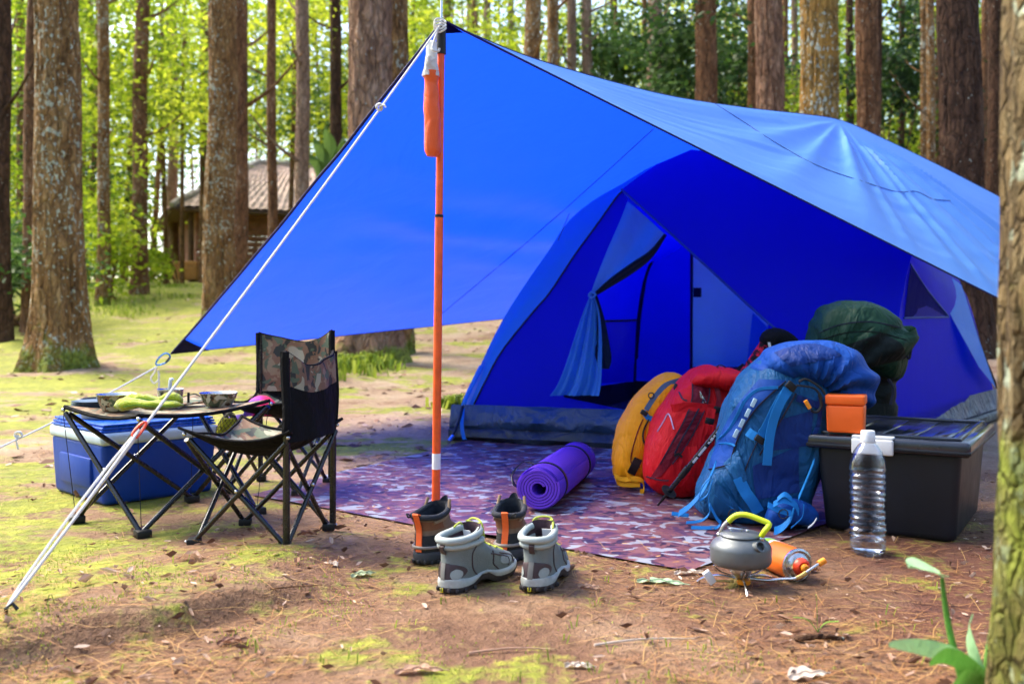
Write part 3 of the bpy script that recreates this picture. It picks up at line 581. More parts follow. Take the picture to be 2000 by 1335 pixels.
M_cb = pm('blue_anodised', (.02, .25, .75), .25, .7, .05, bump=0)
t = thing('carabiner', 'blue carabiner at the low left corner of the tarp', 'carabiner', cb)
a = np.linspace(0, 2*math.pi, 40); dr = nrm(Q(335, 690, 5)-Q(303, 713, 5)); dn = V(-dr[2], 0, dr[0])
MB().tube([cb+dr*.042*math.cos(q)+dn*.021*math.sin(q)*(1+.25*math.cos(q)) for q in a], .0042, 8).build('frame', M_cb, t)
MB().tube([cb+dr*.005-dn*.021, cb+dr*.036-dn*.012], .006, 8).build('gate_sleeve', M_black, t)
e2 = G(-150, 940); t = thing('corner_rope', 'white rope stretched from the carabiner to the left ground', 'rope', e2)
MB().tube([bc+(e2-bc)*s-V(0, 0, .02)*math.sin(math.pi*s) for s in np.linspace(0, 1, 20)], .0042, 8).build('line', M_rope, t)
kp = bc+(e2-bc)*.62
lp = crom([bc, bc+V(-.012, 0, -.03), bc+V(-.03, 0, -.06), bc+V(-.012, 0, -.085), bc+V(.012, 0, -.06), bc+V(.008, 0, -.02), bc+V(.012, 0, -.09), bc+V(.008, .0, -.16), bc+V(.011, 0, -.21)], 50)
MB().tube(lp, .0038, 7).build('hanging_end', M_rope, t)
sq = [q for q in np.linspace(0, 1, 400) if (lambda p: p[0]/p[1]*FP+1000 < 36)(bc+(e2-bc)*q)][0]; kp = bc+(e2-bc)*sq
MB().tube(crom([kp+V(math.cos(q)*.012, math.sin(q*1.3)*.008, math.sin(q)*.012) for q in np.linspace(0, 11, 14)], 40), .0042, 7).build('knot', M_rope, t)
MB().tube(crom([kp, kp+V(-.004, -.01, -.02), kp+V(.004, -.01, -.06)], 8), .004, 7).build('knot_tail', M_rope, t)
# ================================================================ tent
Lg, Rg = V(-.25, 4.9, 0), V(1.6, 4.2, 0); hN = nrm(V(-(Rg-Lg)[1]*-1, 0, 0)+V(0, 0, 0)); e = nrm(Rg-Lg); hN = V(e[1], -e[0], 0); LEAN = .104
def FW(px, py, off=0.0):       # the front wall is a plane through the front base line, leaning back
    d = Q(px, py, 1)-V(0, 0, CH); nn = V(hN[0], hN[1], LEAN); s = (nn@Lg-nn@V(0, 0, CH)+off)/(nn@d); return V(0, 0, CH)+d*s
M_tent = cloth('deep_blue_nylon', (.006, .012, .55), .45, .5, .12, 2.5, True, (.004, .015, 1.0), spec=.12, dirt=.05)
M_side = cloth('sunlit_light_blue_nylon', (.05, .36, .95), .5, .42, .15, 3, True, (.04, .42, 1.0), spec=.35, dirt=.05)  # paler than the tent blue: sunlight on the left wall put into colour
M_skirt = cloth('dusty_groundsheet', (.022, .05, .12), 0, .4, .9, 6, True, spec=.5, dirt=.35); M_skirt2 = cloth('dark_groundsheet', (.014, .02, .034), 0, .45, .8, 5, spec=.5, dirt=.3)
M_pip = cloth('blue_piping', (.02, .07, .42), .2, .5, .1); M_dk = pm('dark_webbing', (.006, .008, .03), .7); M_floor = pm('tent_floor', (.045, .035, .035), .8, 0, .3, 8, .3); M_win = cloth('teal_window_cloth', (.25, .75, .95), .6, .5, .2, 4, tcol=(.35, .9, 1.0))
tent = thing('tent', 'blue dome tent with its front door tied open under the tarp', 'tent', (1.2, 5.4, 0))
inL = [(922, 797), (950, 740), (981, 684), (1042, 608), (1074, 571), (1123, 497), (1165, 440), (1204, 385), (1216, 374)]
inLs = crom(inL, 24)
cur = [(1226, 392), (1212, 430), (1186, 490), (1163, 548), (1152, 580), (1128, 660), (1108, 735), (1100, 775)]
def fwg(pts, off=0.0): return [FW(p[0], p[1], off) for p in pts]
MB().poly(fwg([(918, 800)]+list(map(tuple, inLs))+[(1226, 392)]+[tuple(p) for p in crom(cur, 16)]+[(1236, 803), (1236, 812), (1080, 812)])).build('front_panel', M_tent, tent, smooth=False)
MB().poly(fwg([(1100, 776), (1236, 804), (1420, 822), (1740, 850), (1742, 880), (1420, 850), (1236, 812)])).build('door_sill', M_tent, tent, smooth=False)
redge = [(1742, 900), (1745, 800), (1750, 700), (1757, 610), (1770, 540), (1780, 500), (1783, 488)]
fly = [(1214, 370), (1300, 447), (1380, 520), (1480, 612), (1545, 668), (1640, 755), (1742, 880)]
topc = [(1760, 472), (1700, 442), (1600, 394), (1500, 342), (1420, 299), (1350, 292), (1280, 322), (1240, 350)]
MB().poly(fwg([tuple(p) for p in crom(fly, 20)]+redge+topc, .03)).build('fly_panel', M_tent, tent, smooth=False)
MB().tube(fwg([tuple(p) for p in crom(fly, 30)], .034), .006, 6).build('piping', M_pip, tent)
out = crom([(1350, 291), (1280, 317), (1222, 352), (1165, 384), (1112, 428), (1075, 484), (1034, 542), (981, 625), (941, 706), (903, 796)], 24)[::-1]
strip = np.array([[FW(*inLs[i]), FW(*(inLs[i]*.72+out[i]*.28))+V(-.01, .01, .0), FW(*(inLs[i]*.35+out[i]*.65))+V(0, .05, 0), FW(*out[i])+V(0, .12, 0), FW(*out[i])+V(.25, .5, 0)] for i in range(24)])
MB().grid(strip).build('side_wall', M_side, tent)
MB().tube([FW(*p, .004) for p in inLs], .0045, 6).build('pole_sleeve', M_dk, tent)
MB().tube([FW(*p, .004) for p in crom([(1112, 417), (1100, 445), (1090, 470)], 8)], .002, 5).build('seam', M_seam, tent)
# roof patch between the pole crossing and the tarp
arcL = np.array([FW(*p) for p in out]); Kb = V(.88, 7.0, 0); T2 = Q(1640, 300, 5.15)
Karc = qpath([(1238, 790, 7.0), (1238, 745, 7.0), (1244, 627, 6.95), (1276, 501, 6.75), (1390, 370, 6.2), (1640, 300, 5.2)], 24); Sarc = qpath([(1948, 806, 5.95), (1940, 760, 5.92), (1915, 668, 5.85), (1881, 562, 5.75), (1800, 430, 5.55), (1640, 300, 5.2)], 24)
Rarc = np.concatenate([[FW(*p) for p in crom(redge, 16)], np.linspace(FW(1783, 488), T2, 9)[1:]])
Rr = np.linspace(0, 1, 24); Rarc = np.array([[np.interp(q, np.linspace(0, 1, len(Rarc)), Rarc[:, c]) for c in range(3)] for q in Rr])
La = np.concatenate([[FW(*p)+V(.02, .15, 0) for p in out[:-1]], [FW(1350, 291)+V(.05, .1, -.02)], [T2]]); La = np.array([[np.interp(q, np.linspace(0, 1, len(La)), La[:, c]) for c in range(3)] for q in Rr])
def ruled(a, b, n=14, bulge=0.0):
    S = np.array([[a[i]*(1-u)+b[i]*u for u in np.linspace(0, 1, n)] for i in range(len(a))]); m_ = np.array([1.2, 5.5, .4])
    for i in range(len(a)):
        for j in range(n): S[i, j] += nrm((S[i, j]-m_)*V(1, 1, 0))*bulge*math.sin(math.pi*j/(n-1))*math.sin(math.pi*i/(len(a)-1))
    return S
MB().grid(ruled(La, Karc, bulge=.04)).build('left_rear_wall', M_tent, tent); RWL = ruled(Karc, Sarc, 60, .05); rwm = MB().grid(RWL); rv = rwm.arr(); rpx = 1000+rv[:, 0]/rv[:, 1]*FP; rpy = 620-(rv[:, 2]-CH)/rv[:, 1]*FP; hole = (rpx > 1350) & (rpx < 1500) & (rpy > 480) & (rpy < 716); rwm.f = [q_ for q_ in rwm.f if not all(hole[list(q_)])]; rwm.build('rear_wall', M_tent, tent)
rw = ruled(Rarc, Sarc, bulge=0.0); MB().grid(rw).build('right_wall', M_tent, tent)
brw = MB().grid(rw).bvh()
MB().poly(onsurf(brw, [(1778, 520), (1806, 560), (1852, 617), (1766, 620)], .006)).build('side_window', cloth('dark_blue_net', (.003, .005, .16), 0, .8, .2, spec=.05), tent, smooth=False)
for pth in ([(1778, 516), (1810, 566), (1853, 618)], [(1853, 619), (1765, 621)]): MB().tube(onsurf(brw, pth, .008), .005, 5).build('window_binding', M_pip, tent)
wg = [Q(*p) for p in ((1800, 500, 5.0), (1878, 556, 5.5), (1912, 662, 5.62), (1945, 757, 5.75), (1912, 716, 5.35), (1862, 625, 5.1))]
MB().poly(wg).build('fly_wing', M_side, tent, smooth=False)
MB().tube(qpath([(1876, 552, 5.72), (1908, 655, 5.78), (1948, 758, 5.85)], 10), .007, 8).build('tent_pole', M_black, tent)
# bathtub skirt
def skirt(a, b, h, name, top_m, low_m, seed):
    n = 60; L = np.linspace(0, 1, n); w = nrm(b-a); o = V(w[1], -w[0], 0)
    prof = [(0.0, -.01), (.008, .03), (.03, .05), (.06, .045), (.072, .030), (.085, .036), (.11, .026), (.15, .012), (h, 0)]
    pts = np.array([[a+(b-a)*s+o*q+V(0, 0, z) for s in L] for z, q in prof]); P = pts.reshape(-1, 3); pts += (o[None]*(fbm(P*np.array([7, 7, 16]), 3, seed)*(.022 if seed == 2 else .003))[:, None]).reshape(pts.shape)
    low = MB().grid(pts[:5]).build(name+'_lower', low_m, tent); MB().grid(pts[4:]).build(name+'_upper', top_m, tent)
skirt(Lg+V(-.05, .0, 0), Rg+V(.02, 0, 0), .185, 'skirt', M_skirt, M_skirt2, 2); Sg = V(2.94, 5.9, 0); skirt(Rg, Sg, .19, 'side_skirt', M_skirt, M_skirt2, 4)
MB().poly([V(-.2, 4.95, .012), V(1.58, 4.26, .012), V(2.9, 5.9, .012), V(.88, 7.02, .012)]).build('floor', M_floor, tent, smooth=False)
MB().grid([[V(-.2, 5.0, 0), V(.87, 6.98, 0), V(2.9, 5.92, 0)], [V(-.2, 5.0, .17), V(.87, 6.94, .17), V(2.88, 5.9, .17)]]).build('inner_skirt', M_floor, tent, smooth=False)
# rear window, seams, pocket seen through the door
MB().poly([Q(*p) for p in ((1352, 500, 6.35), (1352, 716, 6.4), (1500, 716, 6.1), (1500, 560, 6.1), (1440, 560, 6.2))]).build('rear_window', M_win, tent, smooth=False)
for pth in ([(1351, 490, 6.3), (1350, 720, 6.35)], [(1350, 719, 6.33), (1500, 719, 6.05)]): MB().tube(qpath(pth, 4), .010, 6).build('window_trim', M_dk, tent)
MB().poly([Q(*p) for p in ((1470, 610, 5.5), (1500, 640, 5.5), (1500, 740, 5.5), (1455, 740, 5.5))]).build('inner_flap', M_side, tent, smooth=False)
MB().box((.05, .01, .06), Matrix.Translation(Vector(Q(1362, 571, 6.28)))).build('strap_buckle', M_dk, tent)
MB().tube(Karc[1:16]+V(0, -.05, 0), .011, 6).build('tent_pole', M_dk, tent)
MB().tube(qpath([(1262, 540, 6.6), (1250, 620, 6.7), (1244, 700, 6.8)], 8), .008, 6).build('inner_seam', M_dk, tent)
MB().poly([Q(*p) for p in ((1172, 627, 6.0), (1243, 625, 6.6), (1237, 745, 6.6), (1172, 748, 6.0))]).build('inner_pocket', M_tent, tent, smooth=False)
MB().tube([Q(1172, 627, 5.98), Q(1243, 625, 6.58)], .008, 6).build('pocket_edge', M_dk, tent)
# tied back door curtain
M_cur = cloth('curtain_nylon', (.06, .30, .70), .3, .45, .2, 6, tcol=(.03, .25, .9), spec=.4); M_net = cloth('mosquito_net', (.006, .02, .05), .3, .6, .2)
def pleat(cols, n, d0, amp, nf, seed):   # cols: list of (left px, right px, y); pleats in depth
    R = []; c = crom(cols, n)
    for i, (l, r, y) in enumerate(c):
        row = []
        for s in np.linspace(0, 1, 60):
            w = r-l; yy = y+(0 if len(cols[0]) < 4 else 0); b = FW(l+w*s, yy, d0); row.append(b+V(hN[0], hN[1], 0)*amp*min(1, w/60)*(math.sin(s*nf*6.28+seed+i*.02)+.5*math.sin(s*nf*2.7*6.28+seed*2)))
        R.append(row)
    return MB().grid(R)
pleat([(1154, 1160, 574), (1140, 1172, 610), (1124, 1178, 660), (1108, 1178, 710), (1092, 1176, 750), (1077, 1172, 772)], 30, .05, .02, 2.2, .5).build('door_curtain', M_cur, tent)
pleat([(1158, 1166, 576), (1156, 1180, 620), (1158, 1190, 670), (1164, 1194, 700), (1172, 1190, 720)], 20, .035, .012, 1.6, 2.1).build('net_curtain', M_net, tent)
up_ = [(1226, 392), (1240, 405), (1262, 428), (1285, 448), (1304, 462)]; R = []
for s in np.linspace(0, 1, 40):
    a = crom(cur[:5], 40)[int(s*39)] if False else None
A0, A1 = crom(cur[:5], 30), crom([(1300, 458), (1270, 500), (1230, 530), (1190, 556), (1158, 578)], 30); A0[0] = (1228, 394)
S = np.array([[FW(*(A0[i]*(1-u)+A1[i]*u+np.array([0, 10*math.sin(math.pi*u)*math.sin(math.pi*i/29)])), .02)+V(hN[0], hN[1], 0)*.012*math.sin(u*9+i*.05)*(1-i/34) for u in np.linspace(0, 1, 24)] for i in range(30)])
MB().grid(S).build('curtain_top', M_cur, tent)
for q in range(4): MB().tube([FW(*(p+np.array([0, 4-5*q])*np.sin(np.pi*i/29)), .035+.006*q) for i, p in enumerate(A1)], [.009-.004*abs(i/29-.4) for i in range(30)], 6).build('gathered_net', M_net if q % 2 else M_dk, tent)
MB().tube(crom([FW(1150, 576, .07), FW(1156, 570, .085), FW(1163, 575, .085), FW(1157, 581, .08), FW(1150, 577, .07)], 16), .006, 6).build('curtain_tie', M_cur, tent)
# corner toggle
cn = Q(905, 790, 4.88); MB().tube(crom([Q(940, 715, 4.92), Q(918, 760, 4.9), cn, Q(903, 800, 4.86)], 12), [.012]*9+[.008]*3, 8).build('corner_strap', M_side, tent)
MB().tube(crom([cn, Q(895, 825, 4.78), Q(880, 858, 4.68)], 8), .008, 7).build('guy_strap', M_black, tent); MB().tube([Q(884, 852, 4.68), Q(876, 862, 4.64)], .011, 8).build('strap_hook', M_steel, tent)
MB().ribbon(crom([cn, Q(902, 820, 4.8), Q(903, 842, 4.78), Q(907, 858, 4.78)], 10), .018, V(1, .2, 0)).build('strap_tail', M_side, tent)
# ================================================================ groundsheet
M_sheet = camo('purple_camouflage', [(.030, .018, .045), (.16, .06, .075), (.08, .035, .075), (.20, .085, .085)], 13, (1, 1.3, 1), (.28, .30, .36), 1.25, .45, .35)
SHQ = q = [V(-.90, 3.37, 0), V(.43, 2.366, 0), V(1.75, 3.75, 0), V(-.16, 4.95, 0)]; n = 70; S = np.zeros((n, n, 3)); u = np.linspace(0, 1, n)
for i in range(n):
    for j in range(n): S[i, j] = (q[0]*(1-u[j])+q[1]*u[j])*(1-u[i])+(q[3]*(1-u[j])+q[2]*u[j])*u[i]
P = S.reshape(-1, 3); S[..., 2] = gz(S[..., 0], S[..., 1])+.007+np.clip(fbm(P*4.2, 3, 12), -.2, 1).reshape(n, n)*.007
S[0, :, 1] += .012*vnoise(np.stack([u*9, 0*u, 0*u], -1), 3)
tag(MB().grid(S).build('groundsheet', M_sheet, origin=(.3, 3.4, 0)), 'purple brown camouflage groundsheet spread in front of the tent', 'groundsheet')
# ================================================================ folding furniture
M_camo = camo('woodland_camouflage', [(.025, .03, .028), (.20, .11, .065), (.28, .20, .12), (.085, .12, .075)], 17, (1, 1, 1), (.36, .34, .25), 1.0, .6, .2)
M_bfab = cloth('black_polyester', (.007, .007, .009), 0, .8, .4, 14, spec=.12)
def pad(m_, p, s=.021): return MB().box((s, s, .02), RT((p[0], p[1], p[2]+.010), .4), .004, 2)
def make_chair(label):
    h, zs, zt = .135, .305, .505; t = thing('camp_chair', label, 'chair', (0, 0, 0), 'camouflage folding chairs by the table'); C = [V(-h, h, 0), V(h, h, 0), V(h, -h, 0), V(-h, -h, 0)]; top = [c*1.10+V(0, 0, zs) for c in C]
    for i in range(4):
        j = (i+1) % 4; o = nrm(V(*( (C[i]+C[j])[:2]), 0))
        for k, (a, b) in enumerate(((C[i], top[j]), (C[j], top[i]))): MB().tube([a*.97+V(0, 0, .012)+o*(.006 if k else -.005), b*.97+V(0, 0, -.012)+o*(.006 if k else -.005)], .0068, 10).build('leg', M_tube, t)
        MB().ball((C[i]+C[j])/2*1.03+V(0, 0, zs/2)+o*.009, .0055, 8).build('rivet', M_steel, t); MB().ball(top[i]*1.02+V(0, 0, -.012), .006, 8).build('rivet', M_steel, t)
        f = pad(None, C[i]*.985, .036).build('foot', M_black, t); MB().ball(C[i]*1.10+V(0, 0, .012), .0045, 8).build('rivet', M_steel, f)
    for c in C[2:]: MB().tube([c*1.05+V(0, 0, .01), c*1.06+V(0, 0, zt)], .0095, 10).build('back_post', M_tube, t)
    n = 25; u = np.linspace(-1, 1, n); S = np.zeros((n, n, 3))
    for i in range(n):
        for j in range(n):
            a, b = u[j], u[i]; e1 = 1-(1-a*a)*.16*abs(b)**3; e2 = 1-(1-b*b)*.16*abs(a)**3
            S[i, j] = (a*h*1.2*e2, b*h*1.2*e1, zs+.012-.062*(1-a*a)*.55-.062*(1-b*b)*.55-.012*(1-a*a)*(1-b*b)+.004*math.sin(a*7+b*4)*(1-a*a))
    seat = MB().grid(S).build('seat', M_camo, t); S2 = S.copy(); S2[..., 2] -= .004; MB().grid(S2).build('seat_underside', M_bfab, seat)
    ed = np.concatenate([S[0], S[:, -1], S[-1][::-1], S[::-1, 0]]); MB().tube(ed, .0042, 6).build('seat_binding', M_bfab, seat)
    def bk(y0, lo, hi, zz):
        return np.array([[V(a*h*1.10, -h*1.06+y0-.03*(1-a*a)*(1-.4*q)*1.0+.003*math.sin(a*9+q*5), lo+(hi-lo)*q-(.035*(1-a*a)**1.0*q if zz else 0)+.006*math.sin(a*4)*q) for a in np.linspace(-1, 1, 25)] for q in np.linspace(0, 1, 12)])
    A = bk(.006, zs+.005, zt+.012, True); B_ = bk(-.006, zs-.02, zt+.012, True); bkr = MB().grid(A).build('backrest', M_camo, t); MB().grid(B_[:8]).build('back_panel', M_bfab, bkr); MB().grid(B_[7:]).build('back_band', M_camo, bkr)
    MB().tube(A[-1]+V(0, -.006, 0), .0045, 6).build('back_binding', M_bfab, bkr)
    for s in (0, -1): MB().tube(A[:, s]+V(0, -.006, 0), .012, 8).build('post_sleeve', M_bfab, bkr)
    return t
ch1 = make_chair('front camouflage folding chair with its black back to the camera'); ch2 = copy_tree(ch1); ch2['label'] = 'rear camouflage folding chair with a pink cap on its seat'
ch1.location = (-.689, 2.702, gz1(-.689, 2.7)); ch1.rotation_euler = (0, 0, math.radians(75.7)); ch2.location = (-.845, 3.515, gz1(-.82, 3.5)); ch2.rotation_euler = (0, 0, math.radians(167.5)); ch2.scale = (1, 1, 1.09)
# table
F4 = [V(-1.317, 2.945, 0), V(-1.04, 2.74, 0), V(-.80, 3.065, 0), V(-1.076, 3.27, 0)]; ctr = sum(F4)/4
T4 = [ctr+(p-ctr)*1.13+V(0, 0, z) for p, z in zip(F4, (.355, .352, .362, .362))]
t = thing('camp_table', 'low folding table with a sagging camouflage top', 'table', ctr*V(1, 1, 0))
for i in range(4):
    j = (i+1) % 4; o = nrm((F4[i]+F4[j])/2-ctr)
    for k, (a, b) in enumerate(((F4[i], T4[j]), (F4[j], T4[i]))): MB().tube([a+V(0, 0, .014)+o*(.006 if k else -.006), b*V(1, 1, 0)+V(0, 0, b[2]-.014)+o*(.006 if k else -.006)-nrm(b-ctr)*.012], .0078, 10).build('leg', M_tube, t)
    MB().box((.042, .042, .024), RT(F4[i]+V(0, 0, .012), .65), .005).build('foot', M_black, t); MB().ball((F4[i]+F4[j])/2+o*.013+V(0, 0, .178), .006, 8).build('rivet', M_steel, t); MB().ball(T4[i]+nrm(F4[i]-ctr)*.004+V(0, 0, -.014), .007, 8).build('rivet', M_steel, t)
    MB().tube([T4[i]+V(-.004, 0, -.03), F4[i]+V(-.004, 0, .02)], .0012, 5).build('tension_cord', M_dk, t)
n = 31; u = np.linspace(0, 1, n); S = np.zeros((n, n, 3))
for i in range(n):
    for j in range(n):
        a, b = u[j], u[i]; p = (T4[0]*(1-a)+T4[1]*a)*(1-b)+(T4[3]*(1-a)+T4[2]*a)*b; ea, eb = 4*a*(1-a), 4*b*(1-b); p = ctr*V(1, 1, 0)+(p-ctr*V(1, 1, 0))*V(1, 1, 1)
        k = .10*(ea*(1-eb)+eb*(1-ea)); p[:2] = ctr[:2]+(p[:2]-ctr[:2])*(1-k*.6); p[2] -= .020*max(ea, eb)+.004*ea*eb; S[i, j] = p
tabS = S.copy(); top = MB().grid(S).build('table_top', M_camo, t); S2 = S.copy(); S2[..., 2] -= .006; MB().grid(S2).build('underside', M_bfab, top)
ed = np.concatenate([S[0], S[:, -1], S[-1][::-1], S[::-1, 0]]); MB().tube(ed+V(0, 0, -.004), .0062, 6).build('binding', M_bfab, top)
tz = .337
btab = MB().grid(tabS).bvh()
def ontab(px, py, d):
    p = Q(px, py, d); h = btab.ray_cast(Vector((p[0], p[1], 1)), Vector((0, 0, -1))); return V(p[0], p[1], (h[0].z if h[0] else tz)+.001)
def bowl(px, d, r, h, label, outer, nm='bowl', flare=.72, cat='bowl'):
    c = ontab(px, 780, d); t = thing(nm, label, cat, c); M_ = Matrix.Translation(Vector(c))
    MB().lathe([(0, .0), (r*flare*.9, .0), (r*flare, .006), (r*.9, h*.6), (r*.985, h)], 40, M_, True, False).build('outer_wall', outer, t)
    MB().lathe([(r*.985, h), (r*1.02, h+.001), (r*1.02, h+.003), (r*.97, h+.001), (r*.86, h*.6), (r*flare*.92, .012), (0, .008)], 40, M_, False, True).build('inner_wall', M_steel, t); return c
M_cbowl = camo('camouflage_enamel', [(.03, .035, .03), (.17, .09, .05), (.34, .30, .20), (.10, .13, .08)], 26, (1, 1, 1), (.45, .42, .32), 1.0, .25, 0); M_sbowl = camo('camouflage_gloss_enamel', [(.02, .022, .02), (.12, .06, .035), (.30, .26, .16), (.08, .10, .06)], 30, (1, 1, 1), (.5, .48, .4), 1.0, .2, 0)
bowl(227, 2.95, .058, .048, 'camouflage bowl with a steel rim at the left of the table', M_cbowl)
bowl(427, 3.06, .058, .040, 'shiny camouflage bowl at the right of the table', M_sbowl)
cc = bowl(333, 3.05, .040, .058, 'steel mug with a blue white handle standing behind the towel', M_steel, 'mug', .95, 'mug')
tag(MB().tube(crom([cc+V(.0, -.01, .05), cc+V(.004, -.01, .09), cc+V(.010, -.008, .088)], 8), .006, 8).build('spoon', M_white, origin=cc+V(0, 0, .01)), 'white handled spoon standing in the steel mug', 'spoon')
c = ontab(186, 780, 3.02)
for k in range(3): tag(MB().lathe([(0, 0), (.04, 0), (.062, .008), (.063, .010), (.04, .004), (0, .003)], 36, Matrix.Translation(Vector(c+V(-.01+.002*k, .0, .002+.0065*k)))).build('plate', pm('blue_grey_enamel', (.10, .16, .26), .3), origin=c+V(0, 0, .002+.0065*k)), ('bottom', 'middle', 'top')[k]+' plate of the small stack at the left table corner', 'plate', 'stacked plates')
c = ontab(372, 780, 3.1); tag(MB().box((.085, .06, .006), RT(c+V(0, 0, .012), .3, .08, -.12), .002).build('tray', M_camo, origin=c), 'small camouflage tray between the mug and the right bowl', 'tray'); tag(MB().tube([c+V(.0, -.02, .01), c+V(0, -.018, .045)], .004, 8).build('utensil', M_black, origin=c), 'short dark utensil standing beside the right bowl', 'utensil')
# crumpled towel
M_tow = cloth('lime_towel', (.42, .50, .02), .1, .9, .5, 40, spec=.1, dirt=.1, sheen=.6); M_towe = cloth('green_towel_edge', (.20, .34, .05), .1, .9, .3, 40)
TOWC = ontab(283, 785, 2.86)
# cooler
M_cool = pm('blue_cooler_plastic', (.006, .05, .34), .42, 0, .12, 6, .08, spec=.3); M_cwhite = pm('pale_cooler_band', (.55, .66, .78), .4, 0, .06); M_clid = pm('blue_cooler_lid', (.010, .10, .58), .28, 0, .08)
cn_, cl_, cr_ = V(-1.34, 3.18, 0), V(-1.63, 3.50, 0), V(-1.075, 3.45, 0); ux = nrm(cr_-cn_); uy = V(-ux[1], ux[0], 0); LX, LY = .41, .44; cc_ = cn_+ux*LX/2+uy*LY/2; az = math.atan2(ux[1], ux[0])
t = thing('cooler', 'blue cooler box with a pale rim under the folding table', 'cooler', cc_)
MB().box((LX, LY, .205), RT(cc_+V(0, 0, .1025), az), .018, 4, .95).build('body', M_cool, t); MB().box((LX+.010, LY+.010, .040), RT(cc_+V(0, 0, .219), az), .012, 3).build('rim', M_cwhite, t)
lid = MB().box((LX-.02, LY-.03, .03), RT(cc_+V(0, 0, .249), az), .012, 3).build('lid', M_clid, t)
for k in range(3): MB().box((LX+.004-.010*k, LY-.02, .007), RT(cc_+V(0, 0, .244+.010*k), az), .003, 2).build('lid_rib', M_clid, lid)
MB().box((.016, LY*.6, .10), RT(cc_-ux*(LX/2-.003)+V(0, 0, .10), az), .006, 2).build('side_panel', M_cool, t)
c = cc_+V(-.17, .02, .268); c = V(*Q(205, 826, 3.42)); c[2] = .2655; t = thing('pot', 'large grey pot on the cooler under the table', 'pot', c); M_pot = pm('grey_pot', (.16, .17, .18), .45, .3)
MB().lathe([(0, 0), (.070, 0), (.077, .006), (.080, .07), (.083, .072)], 40, Matrix.Translation(Vector(c)), True, False).build('outer_wall', M_pot, t); MB().lathe([(.083, .072), (.078, .072), (.074, .01), (0, .006)], 40, Matrix.Translation(Vector(c)), False, True).build('inner_wall', M_pot, t)
for k, (px, lab) in enumerate(((268, 'dark tin on the cooler lid beside the grey pot'), (288, 'steel tin on the cooler lid right of the dark tin'))):
    c = Q(px, 820, 3.40); c[2] = .2655; tag(MB().lathe([(0, 0), (.017, 0), (.018, .004), (.018, .034), (.016, .038), (0, .038)], 20, Matrix.Translation(Vector(c))).build('tin', (pm('dark_tin', (.03, .04, .05), .35), M_steel)[k], origin=c), lab, 'tin', 'tins on the cooler')
# cap and net bag on the rear chair
cy_ = V(-.905, 3.475, gz1(-.82, 3.5)+.262); t = thing('cap', 'pink and purple cap lying on the rear chair seat', 'cap', cy_)
tt = NT('pink_purple_knit'); sx = tt.n('SeparateXYZ'); tt.l(tt.tc, sx.inputs[0]); cc2 = tt.ramp(tt.math('ADD', tt.math('MULTIPLY', sx.outputs[0], 5.5), tt.math('ADD', tt.noise(14, 2), -.05)), [(.25, (.14, .07, .45)), (.42, (.48, .03, .30)), (.6, (.80, .02, .12))]); M_cap2 = tt.done(tt.pbsdf(cc2, .8, 0, tt.bump(tt.noise(200, 3), .3, .003), .2))
MB().lathe([(.062*math.cos(a)*1.0, .068*math.sin(a)) for a in np.linspace(0, 1.55, 12)], 30, Matrix.Translation(Vector(cy_+V(.01, 0, .008)))).build('crown', M_cap2, t)
MB().grid([[cy_+V(-.04-.07*s+.0*b, -.012+b*.052*(1-.35*s*s), .014-.012*s-.012*b*b) for b in np.linspace(-1, 1, 11)] for s in np.linspace(0, 1, 8)]).build('brim', M_cap2, t); MB().grid([[cy_+V(-.04-.07*s+.0*b, -.012+b*.052*(1-.35*s*s), .011-.012*s-.012*b*b) for b in np.linspace(-1, 1, 11)] for s in np.linspace(0, 1, 8)]).build('brim_underside', M_cap2, t)
M_net2 = pm('dark_net_cord', (.012, .012, .006), .7); M_yel = cloth('yellow_cloth', (.42, .42, .03), .2, .8, .4, 30); bc_ = Q(438, 838, 3.33)
t = thing('net_bag', 'black net pouch with yellow contents hanging at the rear chair', 'bag', bc_-V(0, 0, .05))
def pouch(a, z): r = .034*math.sin(math.pi*min(1, .16+.84*z))**.6; return bc_+V(math.cos(a)*r*1.05+.02*z, math.sin(a)*r*.7, -.055+.115*z)
MB().loft([[pouch(a, z)*1 for a in np.linspace(0, 6.283, 20, endpoint=False)] for z in np.linspace(0, .8, 8)]).build('contents', M_yel, t)
m = MB()
for k in range(14):
    for s in (-1, 1): m.tube([bc_+(pouch(k*.449+s*z*3, z)-bc_)*1.05 for z in np.linspace(0, 1, 14)], .0009, 4)
m.build('net', M_net2, t); MB().tube([pouch(a, 1)*1 for a in np.linspace(0, 6.283, 18)], .0025, 6).build('rim_cord', M_net2, t); MB().tube([pouch(2, 1), Q(440, 792, 3.36)], .0018, 5).build('hanger', M_net2, t)
# ================================================================ roll mat
M_mat = pm('purple_foam', (.14, .035, .62), .7, 0, .08, 10, .25, 200); a0 = V(.083, 3.085, .078); dirm = nrm(V(.17, .65, 0)); side = V(dirm[1], -dirm[0], 0); LM, RM = .66, .068
t = thing('roll_mat', 'rolled purple sleeping mat lying on the groundsheet', 'mat', a0*V(1, 1, 0)+V(0, 0, .008))
def mc(r, a, s): return a0+dirm*s+side*r*math.cos(a)*1.04+V(0, 0, r*math.sin(a)*.97)
turns = 5.0; ta = np.linspace(0, turns*2*math.pi, 240); rs = .023+(RM-.023)*ta/ta[-1]; th = (RM-.023)/turns*.78
R = []
for k in range(240): R.append([mc(rs[k], ta[k]+.4, 0.0), mc(rs[k], ta[k]+.4, LM), mc(rs[k]-th, ta[k]+.4, LM), mc(rs[k]-th, ta[k]+.4, 0.0)])
MB().loft(R).build('spiral', M_mat, t)
m = MB()
for k in range(84):
    a = k/84*2*math.pi; m.tube([mc(RM+.0005, a, .004), mc(RM+.0005, a, LM-.004)], .0016, 5)
